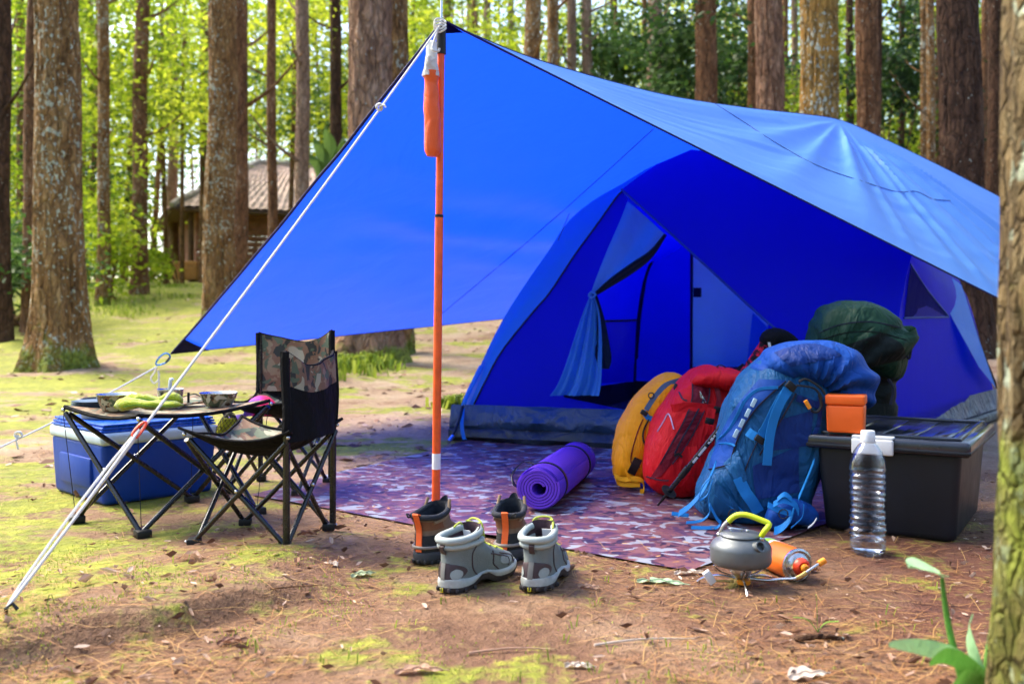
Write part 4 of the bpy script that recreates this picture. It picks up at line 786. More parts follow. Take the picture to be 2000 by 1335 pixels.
o = m.build('ribs', M_mat, t); o['kind'] = 'stuff'
for s in (.10, .53): MB().loft([[mc(RM+q, a, s+w) for q, w in ((.002, -.009), (.0045, -.009), (.0045, .009), (.002, .009))] for a in np.linspace(0, 2*math.pi, 40)], False, False).build('strap', M_black, t)
MB().ribbon(crom([mc(RM+.004, 2.1, .12), mc(RM+.035, 2.5, .16), mc(RM+.045, 2.9, .12), mc(RM+.03, 3.2, .09), mc(RM+.005, 3.4, .10)], 18), .02, dirm).build('carry_strap', M_black, t)
# ================================================================ boots
def boot(kind, loc, az, label, mir=1, bs=.88):
    G_ = kind == 'grey'; t = thing('hiking_boot', label, 'boot', loc, 'grey hiking boots' if G_ else 'brown hiking boots'); ca, sa = math.cos(az), math.sin(az)
    def W_(p): p = np.asarray(p, float); x, y = p[..., 0]*bs, p[..., 1]*mir*bs; return np.stack([loc[0]+x*ca-y*sa, loc[1]+x*sa+y*ca, loc[2]+p[..., 2]*bs], -1)
    top = .140 if G_ else .140
    lv = np.array([(.024, -.006, .268, .046), (.040, -.008, .268, .046), (.058, -.006, .258, .043), (.074, -.002, .222, .041), (.090, .001, .176, .039), (.106, .002, .142, .038), (.124, -.001, .124, .040), (top, -.008, .118, .044)])
    def prm(z): return [np.interp(z, lv[:, 0], lv[:, c]) for c in (1, 2, 3)]
    def S(a, z, off=0.0):     # a = 0 toe, pi heel
        x0, x1, w = prm(z); c, s = math.cos(a), math.sin(a); ex = 2/2.5; xx = (x0+x1)/2+(x1-x0)/2*(abs(c)**ex)*(1 if c > 0 else -1); f = (xx-x0)/(x1-x0); lowk = np.clip((.10-z)/.06, 0, 1)
        wp = 1-lowk*(.20*math.exp(-((f-.38)/.2)**2)+.12*math.exp(-((f-0)/.2)**2)); yy = w*wp*(abs(s)**ex)*(1 if s > 0 else -1)+lowk*.010*math.sin(f*3)-.004*lowk
        p = V(xx, yy, z+(.020*math.cos(a) if False else 0)); n_ = nrm(V(c*.6, s, .1)); p = p+n_*off
        rise = (z > .11)*(.0 if G_ else 0); tp = np.clip((z-.11)/.04, 0, 1); p[2] += tp*((.030 if G_ else .034)*max(0, c*.5+.5)**1.5-(.004 if G_ else .010)*abs(s)**4); return p
    def patch(a0, a1, z0, z1, off, n=14, k=8, ov=False):
        R = []
        for z in np.linspace(z0, z1, k):
            q = (z-(z0+z1)/2)/((z1-z0)/2); hw = math.sqrt(max(.02, 1-q*q)) if ov else 1; am = (a0+a1)/2; R.append([S(am+(a-am)*hw, z, off) for a in np.linspace(a0, a1, n)])
        return MB().grid(W_(np.array(R)))
    ang = np.linspace(0, 2*math.pi, 52, endpoint=False); zs = list(np.linspace(.024, top, 26))
    cu = boot_m[kind]
    up = MB().loft(W_([[S(a, z) for a in ang] for z in zs]), True, False).build('upper', cu['upper'], t)
    MB().loft(W_([[S(a, z, -o_) for a in ang] for z, o_ in ((top, 0), (top+.001, .003), (top-.006, .008), (top-.03, .009), (top-.06, .008), (.062, .010), (.05, .016))]), False, True).build('lining', cu['lining'], t)
    # sole with a raised arch
    def ring(off, zf): return [W_(np.array([*(S(a, .026, off)[:2]), zf(S(a, .026)[0])])) for a in ang]
    arch = lambda x: .020*math.exp(-((x-.118)/.030)**2); toe = lambda x: .016*np.clip((x-.21)/.06, 0, 1)**2; heel = lambda x: .007*np.clip((.02-x)/.03, 0, 1)
    topz = lambda x: .030+.010*math.exp(-((x-.0)/.05)**2)+(.010*math.exp(-((x-.125)/.035)**2) if G_ else 0)+toe(x)*.6+.004*math.exp(-((x-.26)/.03)**2); low = lambda x: .0+arch(x)+toe(x)+heel(x); mid = lambda x: .014+arch(x)*1.1+toe(x)+heel(x)*.6
    MB().loft(np.array([ring(.001, topz), ring(.006, lambda x: topz(x)-.003), ring(.008, lambda x: (topz(x)+mid(x))/2), ring(.006, mid)]), True, True).build('midsole', cu['midsole'], t)
    sole = MB().loft(np.array([ring(.0065, lambda x: mid(x)+.001), ring(.007, lambda x: mid(x)-.003), ring(.002, low), ring(-.02, low)]), True, True).build('outsole', cu['sole'], t)
    for k in range(9):
        a = math.pi-1.25+k*.3125; p = S(a, .026, .007); MB().box((.009, .007, .010), Matrix.Translation(Vector(W_(V(p[0], p[1], .006+heel(p[0])))))@Matrix.Rotation(az+a, 4, 'Z'), .002, 1).build('lug', cu['sole'], sole)
    if G_:
        for z, r, o_ in ((top-.006, .0085, -.002), (top-.022, .0075, -.001)): MB().tube(W_(np.array([S(a, z, o_) for a in np.linspace(.75, 2*math.pi-.75, 40)])), r, 10).build('collar_pad', cu['pad'], up)
        patch(math.pi-1.05, math.pi+1.05, .030, .078, .0025, 20, 10, True).build('heel_counter', cu['dark'], up)
        for s in (-1, 1): patch(math.pi+s*.62-.26, math.pi+s*.62+.26, .036, .062, .0045, 10, 9, True).build('heel_inset', cu['pad'], up)
        patch(math.pi-.10, math.pi+.10, .032, .078, .0048, 5, 8).build('heel_strip', cu['strip'], up)
        MB().ribbon(W_(np.array([S(math.pi, .100, .002), S(math.pi, .106, .011), S(math.pi, .118, .012), S(math.pi, .124, .002)])), .012, W_(V(0, 1, 0))-W_(V(0, 0, 0))).build('pull_tab', cu['dark'], up)
        for s in (-1, 1):
            for pts in (((1.35, .034), (1.45, .055), (1.25, .075), (1.0, .086)), ((1.0, .036), (.9, .055), (1.12, .072), (1.25, .08)), ((.7, .036), (.62, .050), (.75, .064), (.95, .074)), ((1.75, .03), (1.9, .06), (1.7, .095), (1.2, .125))): MB().tube(W_(np.array([S(s*a, z, .001) for a, z in crom(pts, 14)])), .0016, 6).build('overlay_line', cu['dark'], up)
            patch(s*.98-.28, s*.98+.28, .040, .066, .0018, 8, 7, True).build('mesh_panel', cu['mesh'], up)
        patch(-.62, .62, .030, .045, .0025, 20, 5).build('toe_bumper', cu['mesh'], up)
        for k in range(6):
            z = .076+k*.011; 
            for s in (-1, 1): MB().tube(W_(np.array([S(s*.5, z, .003), S(.0, z+.006, .007), S(-s*.5, z+.011, .003)])), .0019, 6).build('lace', cu['lace'], up)
        MB().tube(W_(np.array(crom([S(.6, top-.004, .003), S(.25, top+.003, .007), S(-.1, top+.004, .004), S(-.5, top, .005), S(-.62, top-.02, .006)], 20))), .0024, 7).build('lace_loop', cu['lace'], up)
        MB().tube(W_(np.array(crom([S(.72, top-.008, -.004), S(.9, top+.004, -.006), S(1.3, top+.002, -.008)], 10))), .0024, 7).build('lace_loop', cu['lace'], up)
        for s in (.0,): MB().box((.003, .008, .010), Matrix.Translation(Vector(W_(S(math.pi, .026, .0095)*V(1, 1, 0)+V(0, 0, .012)))) @ Matrix.Rotation(az, 4, 'Z'), .001, 1).build('yellow_mark', cu['yellow'], sole)
        patch(math.pi-1.3, math.pi+1.3, .0285, .0295, .0062, 4, 2).build('sole_line', cu['mesh'], up)
        MB().box((.001, .022, .026), Matrix.Translation(Vector(W_(V(.104, .012, top-.012)))) @ Matrix.Rotation(az, 4, 'Z') @ Matrix.Rotation(-.3, 4, 'Y')).build('size_label', M_lab, up)
    else:
        patch(math.pi-1.2, math.pi+1.2, .032, .084, .0025, 20, 8).build('heel_counter', cu['dark'], up); patch(math.pi-1.5, math.pi+1.5, .098, top-.016, .002, 20, 6).build('ankle_panel', cu['rust'], up)
        MB().tube(W_(np.array([S(a, top-.003, -.001) for a in np.linspace(.6, 2*math.pi-.6, 36)])), .0075, 9).build('collar_pad', cu['lining'], up)
        MB().grid(W_(np.array([[S(a*(1-.35*q*q), top-.03, -.006)*V(1, 1-.3*q*q, 1)+V(.012*q-.010*abs(a), 0, q*.068*(1-.22*abs(a)**2)) for a in np.linspace(-.9, .9, 14)] for q in np.linspace(0, 1, 8)]))).build('tongue', cu['lining'], up)
        for s in (-1, 1): MB().tube(W_(np.array(crom([S(s*2.2, top-.02, .003), S(s*1.4, top-.012, .003), S(s*.85, top+.012, .002)], 12))), .004, 7).build('collar_edge', cu['tan'], up)
        MB().ribbon(W_(np.array(crom([S(math.pi, .040, .004), S(math.pi, .075, .005), S(math.pi, .10, .006), S(math.pi, top-.012, .012), S(math.pi, top+.006, .016), S(math.pi, top+.004, .002), S(math.pi, top-.01, -.008)], 18))), .016, W_(V(0, 1, 0))-W_(V(0, 0, 0))).build('pull_strap', cu['orange'], up)
        MB().tube(W_(np.array([S(a, .046, .006)+V(0, 0, .006*math.cos((a-math.pi)*1.2)) for a in np.linspace(math.pi-1.3, math.pi+1.3, 24)])), .0042, 7).build('heel_rim', cu['rim'], up)
        MB().tube(W_(np.array(crom([S(2.6, top, .004), S(2.75, top+.004, .02), S(2.9, top-.002, .024), S(2.75, top-.006, .016), S(2.6, top-.002, .004)], 18))), .0022, 6).build('lace_loop', cu['dark'], up)
    return t
boot_m = {'grey': dict(upper=pm('grey_suede', (.16, .19, .19), .85, 0, .14, 20, .3, 240), lining=pm('plum_lining', (.045, .022, .032), .9, 0, .3, 40, .4, 200), midsole=pm('pale_midsole', (.42, .45, .44), .6, 0, .3, 26, .2), sole=pm('dark_rubber', (.035, .028, .03), .7, 0, .3, 20, .4), pad=pm('pale_padding', (.33, .38, .38), .8, 0, .14, 20, .3, 200),
   dark=pm('dark_plum_trim', (.055, .035, .042), .6, 0, .15), strip=pm('grey_heel_strip', (.20, .20, .19), .6), mesh=pm('light_grey_mesh', (.30, .34, .37), .8, 0, .15, 20, .5, 500), lace=pm('lime_lace', (.45, .52, .06), .7, 0, .1, 60, .4, 400), yellow=pm('yellow_rubber', (.75, .70, .02), .5)),
 'brown': dict(upper=pm('brown_nubuck', (.19, .125, .085), .85, 0, .2, 20, .3, 240), lining=pm('navy_lining', (.012, .016, .026), .85, 0, .3, 40, .4, 200), midsole=pm('slate_rubber', (.035, .042, .055), .6, 0, .2), sole=pm('black_rubber', (.016, .017, .02), .65, 0, .3, 20, .4), dark=pm('black_textile', (.014, .015, .017), .85, 0, .2, 30, .4, 300),
   rust=pm('rust_leather', (.16, .06, .025), .7, 0, .2), tan=pm('tan_leather', (.27, .18, .11), .8, 0, .15), orange=pm('orange_webbing', (.85, .13, .02), .7, 0, .08, 40, .4, 400), rim=pm('taupe_rubber', (.22, .19, .17), .6))}
def bl_(px, py): p = G(px, py); return V(p[0], p[1], p[2])
boot('grey', bl_(868, 1160), math.radians(52), 'left boot of the pale grey pair with lime laces', 1)
boot('grey', bl_(1040, 1160), math.radians(74), 'right boot of the pale grey pair with lime laces', -1)
boot('brown', bl_(820, 1102), math.radians(62), 'left boot of the brown pair with an orange heel strap', 1)
boot('brown', bl_(988, 1100), math.radians(80), 'right boot of the brown pair half hidden behind a grey boot', -1)
# ================================================================ storage box and things on it
M_box = pm('charcoal_plastic', (.012, .015, .021), .42, 0, .2, 5, .1, spec=.3); M_lid = pm('dark_glossy_lid', (.014, .018, .032), .14, 0, .15, 4, .04, spec=.7)
Fb = V(.87, 2.83, 0); bu, bv = nrm(V(.85, -.53, 0)), nrm(V(.53, .85, 0)); LW, LD, BH = .41, .57, .285; cb_ = Fb+bu*LW/2+bv*LD/2; baz = math.atan2(bu[1], bu[0])
t = thing('storage_box', 'large dark plastic storage box with a glossy ribbed lid', 'box', cb_)
MB().box((LW-.02, LD-.02, BH-.03), RT(cb_+V(0, 0, (BH-.03)/2), baz), .022, 4, .90).build('body', M_box, t)
lid = MB().box((LW+.03, LD+.03, .042), RT(cb_+V(0, 0, BH-.021), baz), .012, 3).build('lid', M_lid, t); MB().box((LW+.034, LD+.034, .012), RT(cb_+V(0, 0, BH-.030), baz), .005, 2).build('lid_lip', M_box, lid)
for k in range(4): MB().box((.05, LD-.16, .004), RT(cb_+bu*(-.135+.09*k)+V(0, 0, BH+.001), baz), .0028, 2).build('lid_rib', M_lid, lid)
for s in (-1, 1): MB().box((LW-.02, .016, .010), RT(cb_+bv*s*(LD/2-.02)+V(0, 0, BH+.003), baz), .004, 2).build('lid_rim', M_lid, lid)
for s in (-1, 1): MB().box((.016, LD-.06, .010), RT(cb_+bu*s*(LW/2-.02)+V(0, 0, BH+.003), baz), .004, 2).build('lid_rim', M_lid, lid)
lc = Fb+bu*.175-bv*.022+V(0, 0, BH-.026); MB().box((.112, .014, .044), RT(lc, baz), .005, 3).build('latch', M_white, t); MB().box((.112, .03, .008), RT(lc+bv*.012+V(0, 0, .026), baz), .003, 2).build('latch_hinge', M_white, t)
co_ = V(.962, 2.80, BH+.004); oaz = baz+.12; M_obox = pm('orange_box_plastic', (.92, .13, .008), .5, 0, .05, 5, .06)
t = thing('orange_case', 'small bright orange case standing on the storage box lid', 'case', co_)
MB().box((.104, .075, .078), RT(co_+V(0, 0, .042), oaz), .006, 3, .95).build('body', M_obox, t); MB().box((.108, .079, .029), RT(co_+V(0, 0, .0965), oaz), .006, 3).build('cap', M_obox, t)
# bottle
bb = G(1695, 1080); bb[2] += .001
def glassy(name, ior, col, rough=.02):
    t_ = NT(name); g = t_.n('BsdfGlass'); g.inputs['IOR'].default_value = ior; g.inputs['Color'].default_value = (*col, 1); g.inputs['Roughness'].default_value = rough; t_.l(t_.bump(t_.noise(45, 2), .1, .004), g.inputs['Normal']); tr = t_.n('BsdfTransparent'); tr.inputs['Color'].default_value = (.93, .96, 1, 1); mx = t_.n('MixShader'); fr = t_.n('LayerWeight'); fr.inputs['Blend'].default_value = .22
    gl = t_.n('BsdfGlossy'); gl.inputs['Roughness'].default_value = .05; gl.inputs['Color'].default_value = (.9, .95, 1, 1); t_.l(t_.bump(t_.noise(60, 3), .35, .004), gl.inputs['Normal']); t_.l(fr.outputs['Facing'], mx.inputs[0]); t_.l(tr.outputs[0], mx.inputs[1]); t_.l(gl.outputs[0], mx.inputs[2]); return t_.done(mx.outputs[0])
M_pet = glassy('clear_plastic', 1.2, (1, 1, 1)); t_ = NT('water'); M_wat = t_.done(t_.pbsdf((.9, .95, 1), .02, 0, None, .5, Transmission_Weight=1.0, IOR=1.33))
t = thing('water_bottle', 'clear plastic water bottle with a white cap before the storage box', 'bottle', bb); pr = [(0, .004), (.030, .004), (.036, .0), (.043, .006), (.0455, .02)]
for k in range(60):
    z = .022+k*.0034; w = .0455-.0035*math.exp(-((z-.125)/.022)**2)+(.0019*math.sin(z*2*math.pi/.0155))*(1 if z > .05 else .4); pr.append((w, z))
pr += [(.0455, .232), (.0445, .245), (.036, .268), (.024, .286), (.0155, .293), (.0145, .300)]
R = []; aa = np.linspace(0, 2*math.pi, 48, endpoint=False)
for r, z in pr: R.append([bb+V(math.cos(a)*r*(1+(.018*math.sin(5*a+z*150) if .02 < z < .12 else .004*math.sin(7*a+z*90) if z < .23 else 0)), math.sin(a)*r*(1+(.018*math.sin(5*a+z*150) if .02 < z < .12 else 0)), z) for a in aa])
R = np.array(R); MB().loft(R, True, False).build('shell', M_pet, t); cin = bb+V(0, 0, .15)
MB().loft([[bb+V(math.cos(a)*r, math.sin(a)*r, z) for a in aa] for r, z in ((.030, .006), (.0415, .010), (.0435, .02), (.0438, .036), (.0438, .040))]).build('water', M_wat, t)
MB().lathe([(0, .296), (.0185, .296), (.0188, .298), (.018, .320), (.0165, .323), (0, .323)], 30, Matrix.Translation(Vector(bb))).build('cap', pm('bottle_cap', (.72, .78, .84), .5), t); MB().lathe([(.0195, .292), (.0198, .295)], 24, Matrix.Translation(Vector(bb))).build('neck_ring', M_white, t)
# ================================================================ stove, kettle, canister
M_ket = pm('hard_anodised', (.13, .145, .155), .42, .45, .08, 20, .05, 300); M_lime = pm('lime_silicone', (.55, .68, .01), .5, 0, .06); M_brass = pm('brass', (.62, .42, .14), .3, .9); M_kn = pm('orange_knob', (.85, .28, .01), .45)
sc_ = V(.532, 2.262, gz1(.532, 2.262)); kz = sc_[2]+.046
t = thing('camp_stove', 'folding gas stove with thin steel legs under the kettle', 'stove', sc_)
MB().lathe([(0, .0), (.009, 0), (.010, .012), (.014, .016), (.020, .022), (.026, .030), (.026, .036), (.020, .038), (0, .038)], 28, Matrix.Translation(Vector(sc_+V(0, 0, .004)))).build('burner', M_alu, t)
MB().lathe([(0, 0), (.014, 0), (.016, .003), (.016, .008), (.014, .010), (0, .010)], 22, Matrix.Translation(Vector(sc_+V(.004, -.012, .006)))).build('valve_knob', M_kn, t)
for k, a in enumerate((-1.65, 2.9, .25)):
    d = V(math.cos(a), math.sin(a), 0); MB().tube(crom([sc_+d*.012+V(0, 0, .016), sc_+d*.05+V(0, 0, .020), sc_+d*(.085 if k else .08)+V(0, 0, .012), sc_+d*(.10 if k else .098)+V(0, 0, .002)], 12), .0028, 7).build('leg', M_steel, t)
    MB().tube(crom([sc_+d*.012+V(0, 0, .02), sc_+d*.045+V(0, 0, .028), sc_+d*.06+V(0, 0, .0435), sc_+d*.022+V(0, 0, .0435)], 14), .0022, 7).build('pot_support', M_steel, t)
ca_ = Q(1375, 1122, 2.24); MB().box((.018, .012, .034), RT(V(ca_[0]+.012, ca_[1], sc_[2]+.024), .2, 0, -.6), .003, 2).build('igniter', M_white, t); MB().tube([V(ca_[0]+.02, ca_[1], sc_[2]+.016), sc_+V(-.02, -.01, .012)], .0032, 8).build('igniter_pipe', M_brass, t)
# canister
fc = V(.672, 2.29, sc_[2]+.039); ad = nrm(V(-.30, .95, 0)); Mx = Matrix.Translation(Vector(fc)) @ Vector(-ad).to_track_quat('Z', 'Y').to_matrix().to_4x4() @ Matrix.Scale(1.1, 4)
tt = NT('printed_can'); sx = tt.n('SeparateXYZ'); tt.l(tt.tc, sx.inputs[0]); stp = tt.ramp(tt.math('ADD', tt.math('MULTIPLY', sx.outputs[1], 5.0), tt.math('MULTIPLY', tt.noise(26, 1), .55)), [(0, (.30, .58, .05)), (.16, (.90, .17, .01)), (.62, (.90, .17, .01)), (.70, (.78, .80, .82)), (.76, (.28, .60, .04)), (.9, (.08, .22, .62))], True); M_can = tt.done(tt.pbsdf(stp, .3, .2, None, .6))
t = thing('gas_canister', 'orange and green gas canister lying behind the kettle', 'canister', fc-V(0, 0, .036))
MB().lathe([(.0345, -.002), (.034, -.12), (.03, -.128), (0, -.128)], 36, Mx, False, True).build('can', M_can, t)
MB().lathe([(.0345, -.004), (.0362, -.002), (.0362, .002), (.032, .004), (.030, .0), (.027, .004), (.022, .010), (.018, .011), (0, .011)], 36, Mx, False, True).build('shoulder', M_steel, t)
MB().lathe([(.019, .010), (.0185, .018), (.013, .024), (.011, .022), (0, .022)], 30, Mx, False, True).build('valve_collar', pm('red_collar', (.80, .06, .02), .4), t); MB().lathe([(.009, .020), (.009, .030), (.006, .033), (0, .033)], 20, Mx, False, True).build('valve_stem', M_kn, t)
vp = fc-ad*.04; hs = crom([vp+V(.028, -.004, .016), vp+V(.004, -.012, .004), vp+V(-.03, -.02, -.014), sc_+V(.09, -.022, .020), sc_+V(.055, -.016, .016), sc_+V(.02, -.008, .018)], 30)
t = thing('gas_hose', 'steel gas hose joining the canister to the stove', 'hose', sc_+V(.06, -.01, .0)); MB().tube(hs, .0036, 9).build('hose', M_steel, t); MB().tube(hs[8:13], .0052, 9).build('brass_fitting', M_brass, t); MB().tube([vp+V(.024, -.004, .014), vp+V(.040, -.001, .022)], .0075, 10).build('valve_key', M_kn, t)
# kettle
K = V(sc_[0], sc_[1], kz+.0015); Mk = Matrix.Translation(Vector(K)); t = thing('kettle', 'grey metal camping kettle with a lime handle on the stove', 'kettle', K)
MB().lathe([(0, 0), (.055, 0), (.064, .003), (.0695, .010), (.0705, .018), (.0705, .040), (.069, .046), (.064, .054), (.055, .061), (.046, .066), (.0445, .068)], 56, Mk, True, True).build('body', M_ket, t)
lidk = MB().lathe([(.047, .0675), (.048, .070), (.046, .0735), (.036, .077), (.018, .079), (0, .0795)], 48, Mk, True, True).build('lid', M_ket, t)
MB().tube(crom([K+V(-.022, -.004, .078), K+V(-.026, -.004, .086), K+V(-.004, -.012, .085), K+V(.000, -.010, .079)], 12), .0022, 7).build('lid_ring', M_steel, lidk); MB().ball(K+V(.012, -.012, .081), .004, 8).build('lid_rivet', M_steel, lidk)
sp0 = K+V(.022, -.050, .050); MB().loft([[sp0+nrm(V(.42, -.9, .45))*s+r*(math.cos(a)*V(.9, .42, 0)+math.sin(a)*nrm(V(-.19, .40, .9))) for a in np.linspace(0, 6.2832, 24, endpoint=False)] for s, r in ((-.008, .017), (.004, .0135), (.014, .0115), (.020, .012), (.020, .0098), (.004, .009), (-.004, .008))], False, True).build('spout', M_ket, t)
hd0, hd1 = K+V(-.047, .018, .066), K+V(.040, -.026, .066)
MB().tube(crom([hd0, hd0+V(.010, -.004, .022), hd0+V(.026, -.010, .040)], 12), .0042, 9).build('handle_wire', M_steel, t)
MB().tube(crom([hd0+V(.020, -.008, .032), hd0+V(.036, -.014, .047), hd0+V(.058, -.024, .051), hd0+V(.094, -.038, .040), hd0+V(.106, -.044, .033), hd1+V(.008, -.006, .020), hd1+V(.001, .000, .006)], 34), .0066, 12).build('handle_grip', M_lime, t); MB().ball(hd1, .0075, 10).build('handle_joint', M_steel, t); MB().ball(hd0, .0065, 10).build('handle_joint', M_steel, t)
# ================================================================ backpacks
def pack(cols, n=40, seg=48, ex=2.6, seed=1, amp=.006, fr=11, folds=0, extra=None):
    c = crom(cols, n); P = np.array([Q(a[0], a[1], a[2]) for a in c]); hw = np.maximum(c[:, 3]*c[:, 2]/FP, .004); dp = np.maximum(c[:, 4], .004); T = np.gradient(P, axis=0); a = np.linspace(0, 2*math.pi, seg, endpoint=False); R = []
    cs, sn = np.sign(np.cos(a))*np.abs(np.cos(a))**(2/ex), np.sign(np.sin(a))*np.abs(np.sin(a))**(2/ex)
    for i in range(n):
        tg = nrm(T[i]); x = nrm(np.cross(tg, V(0, 1, 0))); y = nrm(np.cross(x, tg)); R.append(P[i]+np.outer(cs*hw[i], x)+np.outer(sn*dp[i], y))
    R = np.array(R); cen = P[:, None]; N = R-cen; N /= np.linalg.norm(N, axis=2)[..., None]+1e-9; f = fbm(R.reshape(-1, 3)*fr, 3, seed).reshape(n, seg); g = vnoise(R.reshape(-1, 3)*np.array([5, 5, 34.]), seed+4).reshape(n, seg)
    rg = 1-np.abs(vnoise(R.reshape(-1, 3)*np.array([9, 9, 20.]), seed+9)).reshape(n, seg)*2.2; R = R+N*(f*amp+g*amp*.8*folds-np.clip(rg, 0, 1)*amp*1.2*folds)[..., None]
    if extra is not None: R = R+N*extra(1000+R[..., 0]/R[..., 1]*FP, 620-(R[..., 2]-CH)/R[..., 1]*FP)[..., None]
    R[..., 2] = np.maximum(R[..., 2], gz(R[..., 0], R[..., 1])+.012); return MB().loft(R)
def strp(b, pts, w, mt, nm, par, off=.004, n=20, th=.0012):
    P = onsurf(b, [tuple(q) for q in crom(pts, n)], off); T = np.gradient(P, axis=0); s = np.cross(T, V(0, 1, 0)); return MB().ribbon(P, w, s, th).build(nm, mt, par)
def area(b, poly, off, mt, nm, par, n=14):
    L, R_ = crom(poly[0], n), crom(poly[1], n); S = []
    for i in range(n): S.append(onsurf(b, [tuple(L[i]*(1-u)+R_[i]*u) for u in np.linspace(0, 1, 12)], off))
    return MB().grid(S).build(nm, mt, par)
def cordage(pts, d, r, mt, nm, par): return MB().tube(qpath([(*p, d) for p in pts], 24), r, 6).build(nm, mt, par)
t = thing('towel', 'crumpled lime green towel on the front of the table', 'towel', TOWC)
for q, (pts, sd_) in enumerate((([(224, 794, 2.84, 3, .006), (236, 789, 2.84, 12, .026), (262, 786, 2.84, 12, .034), (292, 788, 2.84, 11, .034), (320, 788, 2.85, 11, .030), (344, 788, 2.86, 8, .024), (358, 790, 2.87, 2, .006)], 2), ([(238, 784, 2.87, 3, .006), (252, 777, 2.87, 9, .022), (275, 775, 2.87, 10, .028), (300, 780, 2.87, 9, .024), (318, 786, 2.87, 3, .008)], 5), ([(306, 786, 2.88, 3, .006), (318, 777, 2.88, 9, .022), (336, 774, 2.88, 10, .026), (350, 780, 2.88, 7, .018), (357, 786, 2.88, 2, .006)], 8))):
    mb = pack(pts, 30, 34, 2.0, sd_, .006, 26, .9); o = mb.build('fold', M_tow, t)
    if q < 2: strp(mb.bvh(), [(p[0]+4, p[1]+(3 if q else 5)) for p in pts[1:-1]], .004, M_towe, 'hem', o, .002)
C_y, C_yw = cloth('yellow_ripstop', (.80, .29, .003), 0, .6, .7, 8), cloth('yellow_webbing', (.85, .38, .01), 0, .7, .2); C_r, C_rd = cloth('red_ripstop', (.62, .006, .012), 0, .6, .7, 8), cloth('maroon_ripstop', (.16, .004, .016), 0, .55, .8, 10)
C_b, C_t, C_bw, C_bd = cloth('royal_blue_ripstop', (.004, .058, .31), 0, .65, .6, 9), cloth('teal_blue_ripstop', (.006, .085, .24), 0, .55, .9, 11), cloth('blue_webbing', (.012, .19, .55), 0, .6, .2), cloth('navy_ripstop', (.003, .028, .17), 0, .55, .7, 12)
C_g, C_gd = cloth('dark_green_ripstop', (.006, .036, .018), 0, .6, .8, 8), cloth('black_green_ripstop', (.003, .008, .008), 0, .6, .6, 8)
# yellow
t = thing('backpack', 'yellow backpack leaning on the red one', 'backpack', G(1240, 945)); mb = pack([(1226, 944, 3.55, 12, .03), (1228, 930, 3.55, 30, .10), (1236, 890, 3.56, 40, .12), (1252, 840, 3.57, 46, .12), (1278, 795, 3.58, 42, .11), (1306, 762, 3.6, 34, .10), (1326, 744, 3.6, 22, .07), (1335, 737, 3.6, 5, .02)], seed=3, folds=.5); b = mb.bvh(); o = mb.build('bag', C_y, t)
strp(b, [(1256, 818), (1243, 850), (1232, 900), (1250, 912)], .004, C_rd, 'seam', o, .001); strp(b, [(1330, 742), (1300, 752), (1278, 776), (1262, 800)], .018, pm('slate_blue_strap', (.06, .13, .24), .7), 'shoulder_strap', t); strp(b, [(1256, 802), (1266, 815), (1284, 820)], .018, C_bw, 'webbing', t, .006); strp(b, [(1268, 818), (1258, 838), (1256, 856), (1262, 875)], .006, M_black, 'cord', t, .005)
MB().tube([Q(1272, 772, 3.46)+V(math.cos(a)*.010, 0, math.sin(a)*.010) for a in np.linspace(0, 6.28, 14)], .0022, 6).build('zip_pull', M_black, t); strp(b, [(1247, 895), (1240, 910), (1232, 925)], .03, M_black, 'painted_base_shade', t, .002)  # black strip at the bag's base stands in for shade
for pts, w in (([(1200, 928), (1216, 936), (1240, 934), (1256, 940), (1257, 958), (1250, 980)], .017), ([(1202, 930), (1208, 943), (1225, 946), (1250, 946)], .017), ([(1222, 920), (1232, 934), (1246, 938)], .015)): MB().ribbon(np.array([np.maximum(p, V(-9, 0, .014)) for p in qpath([(*q_, 3.40) for q_ in pts], 18)]), w, V(0, .4, 1)).build('hip_strap', C_yw, t)
# red
t = thing('backpack', 'red backpack between the yellow and the large blue packs', 'backpack', G(1330, 960)); mb = pack([(1300, 966, 3.38, 20, .03), (1305, 950, 3.38, 50, .11), (1318, 905, 3.39, 66, .14), (1338, 850, 3.40, 68, .14), (1362, 795, 3.42, 62, .13), (1390, 755, 3.43, 54, .11), (1406, 732, 3.44, 34, .08), (1412, 724, 3.44, 8, .02)], seed=6, folds=.5); b = mb.bvh(); o = mb.build('bag', C_r, t)
mbr = pack([(1350, 752, 3.36, 4, .02), (1362, 742, 3.36, 16, .07), (1390, 738, 3.37, 22, .11), (1420, 742, 3.38, 24, .11), (1440, 752, 3.40, 18, .08), (1450, 762, 3.4, 4, .02)], 30, 40, 2.2, 21, .005, 10, .6); mbr.build('top_lid', C_r, t)
area(b, ([(1352, 742), (1350, 780), (1335, 820), (1312, 862), (1288, 905), (1268, 935)], [(1384, 742), (1384, 775), (1366, 820), (1340, 868), (1312, 905), (1290, 930)]), .003, C_rd, 'maroon_panel', o)
strp(b, [(1376, 775), (1356, 815), (1330, 860), (1318, 885)], .005, M_dk, 'zip', t, .006); strp(b, [(1312, 798), (1345, 794), (1380, 797), (1410, 800)], .03, C_r, 'compression_strap', t, .008); strp(b, [(1390, 797), (1386, 820), (1386, 848)], .03, C_r, 'strap_tail', t, .012); strp(b, [(1316, 838), (1305, 812), (1296, 830), (1284, 850)][:1]+[(1306, 808), (1296, 822), (1284, 842)], .004, pm('lilac_piping', (.55, .35, .55), .6), 'piping', t, .004)
strp(b, [(1326, 765), (1333, 778), (1342, 782)], .005, M_dk, 'vent_seam', t, .004); MB().ball(onsurf(b, [(1320, 757)], .002)[0], .012, 12, (.7, .2, 1.3)).build('port_hole', M_dk, t)
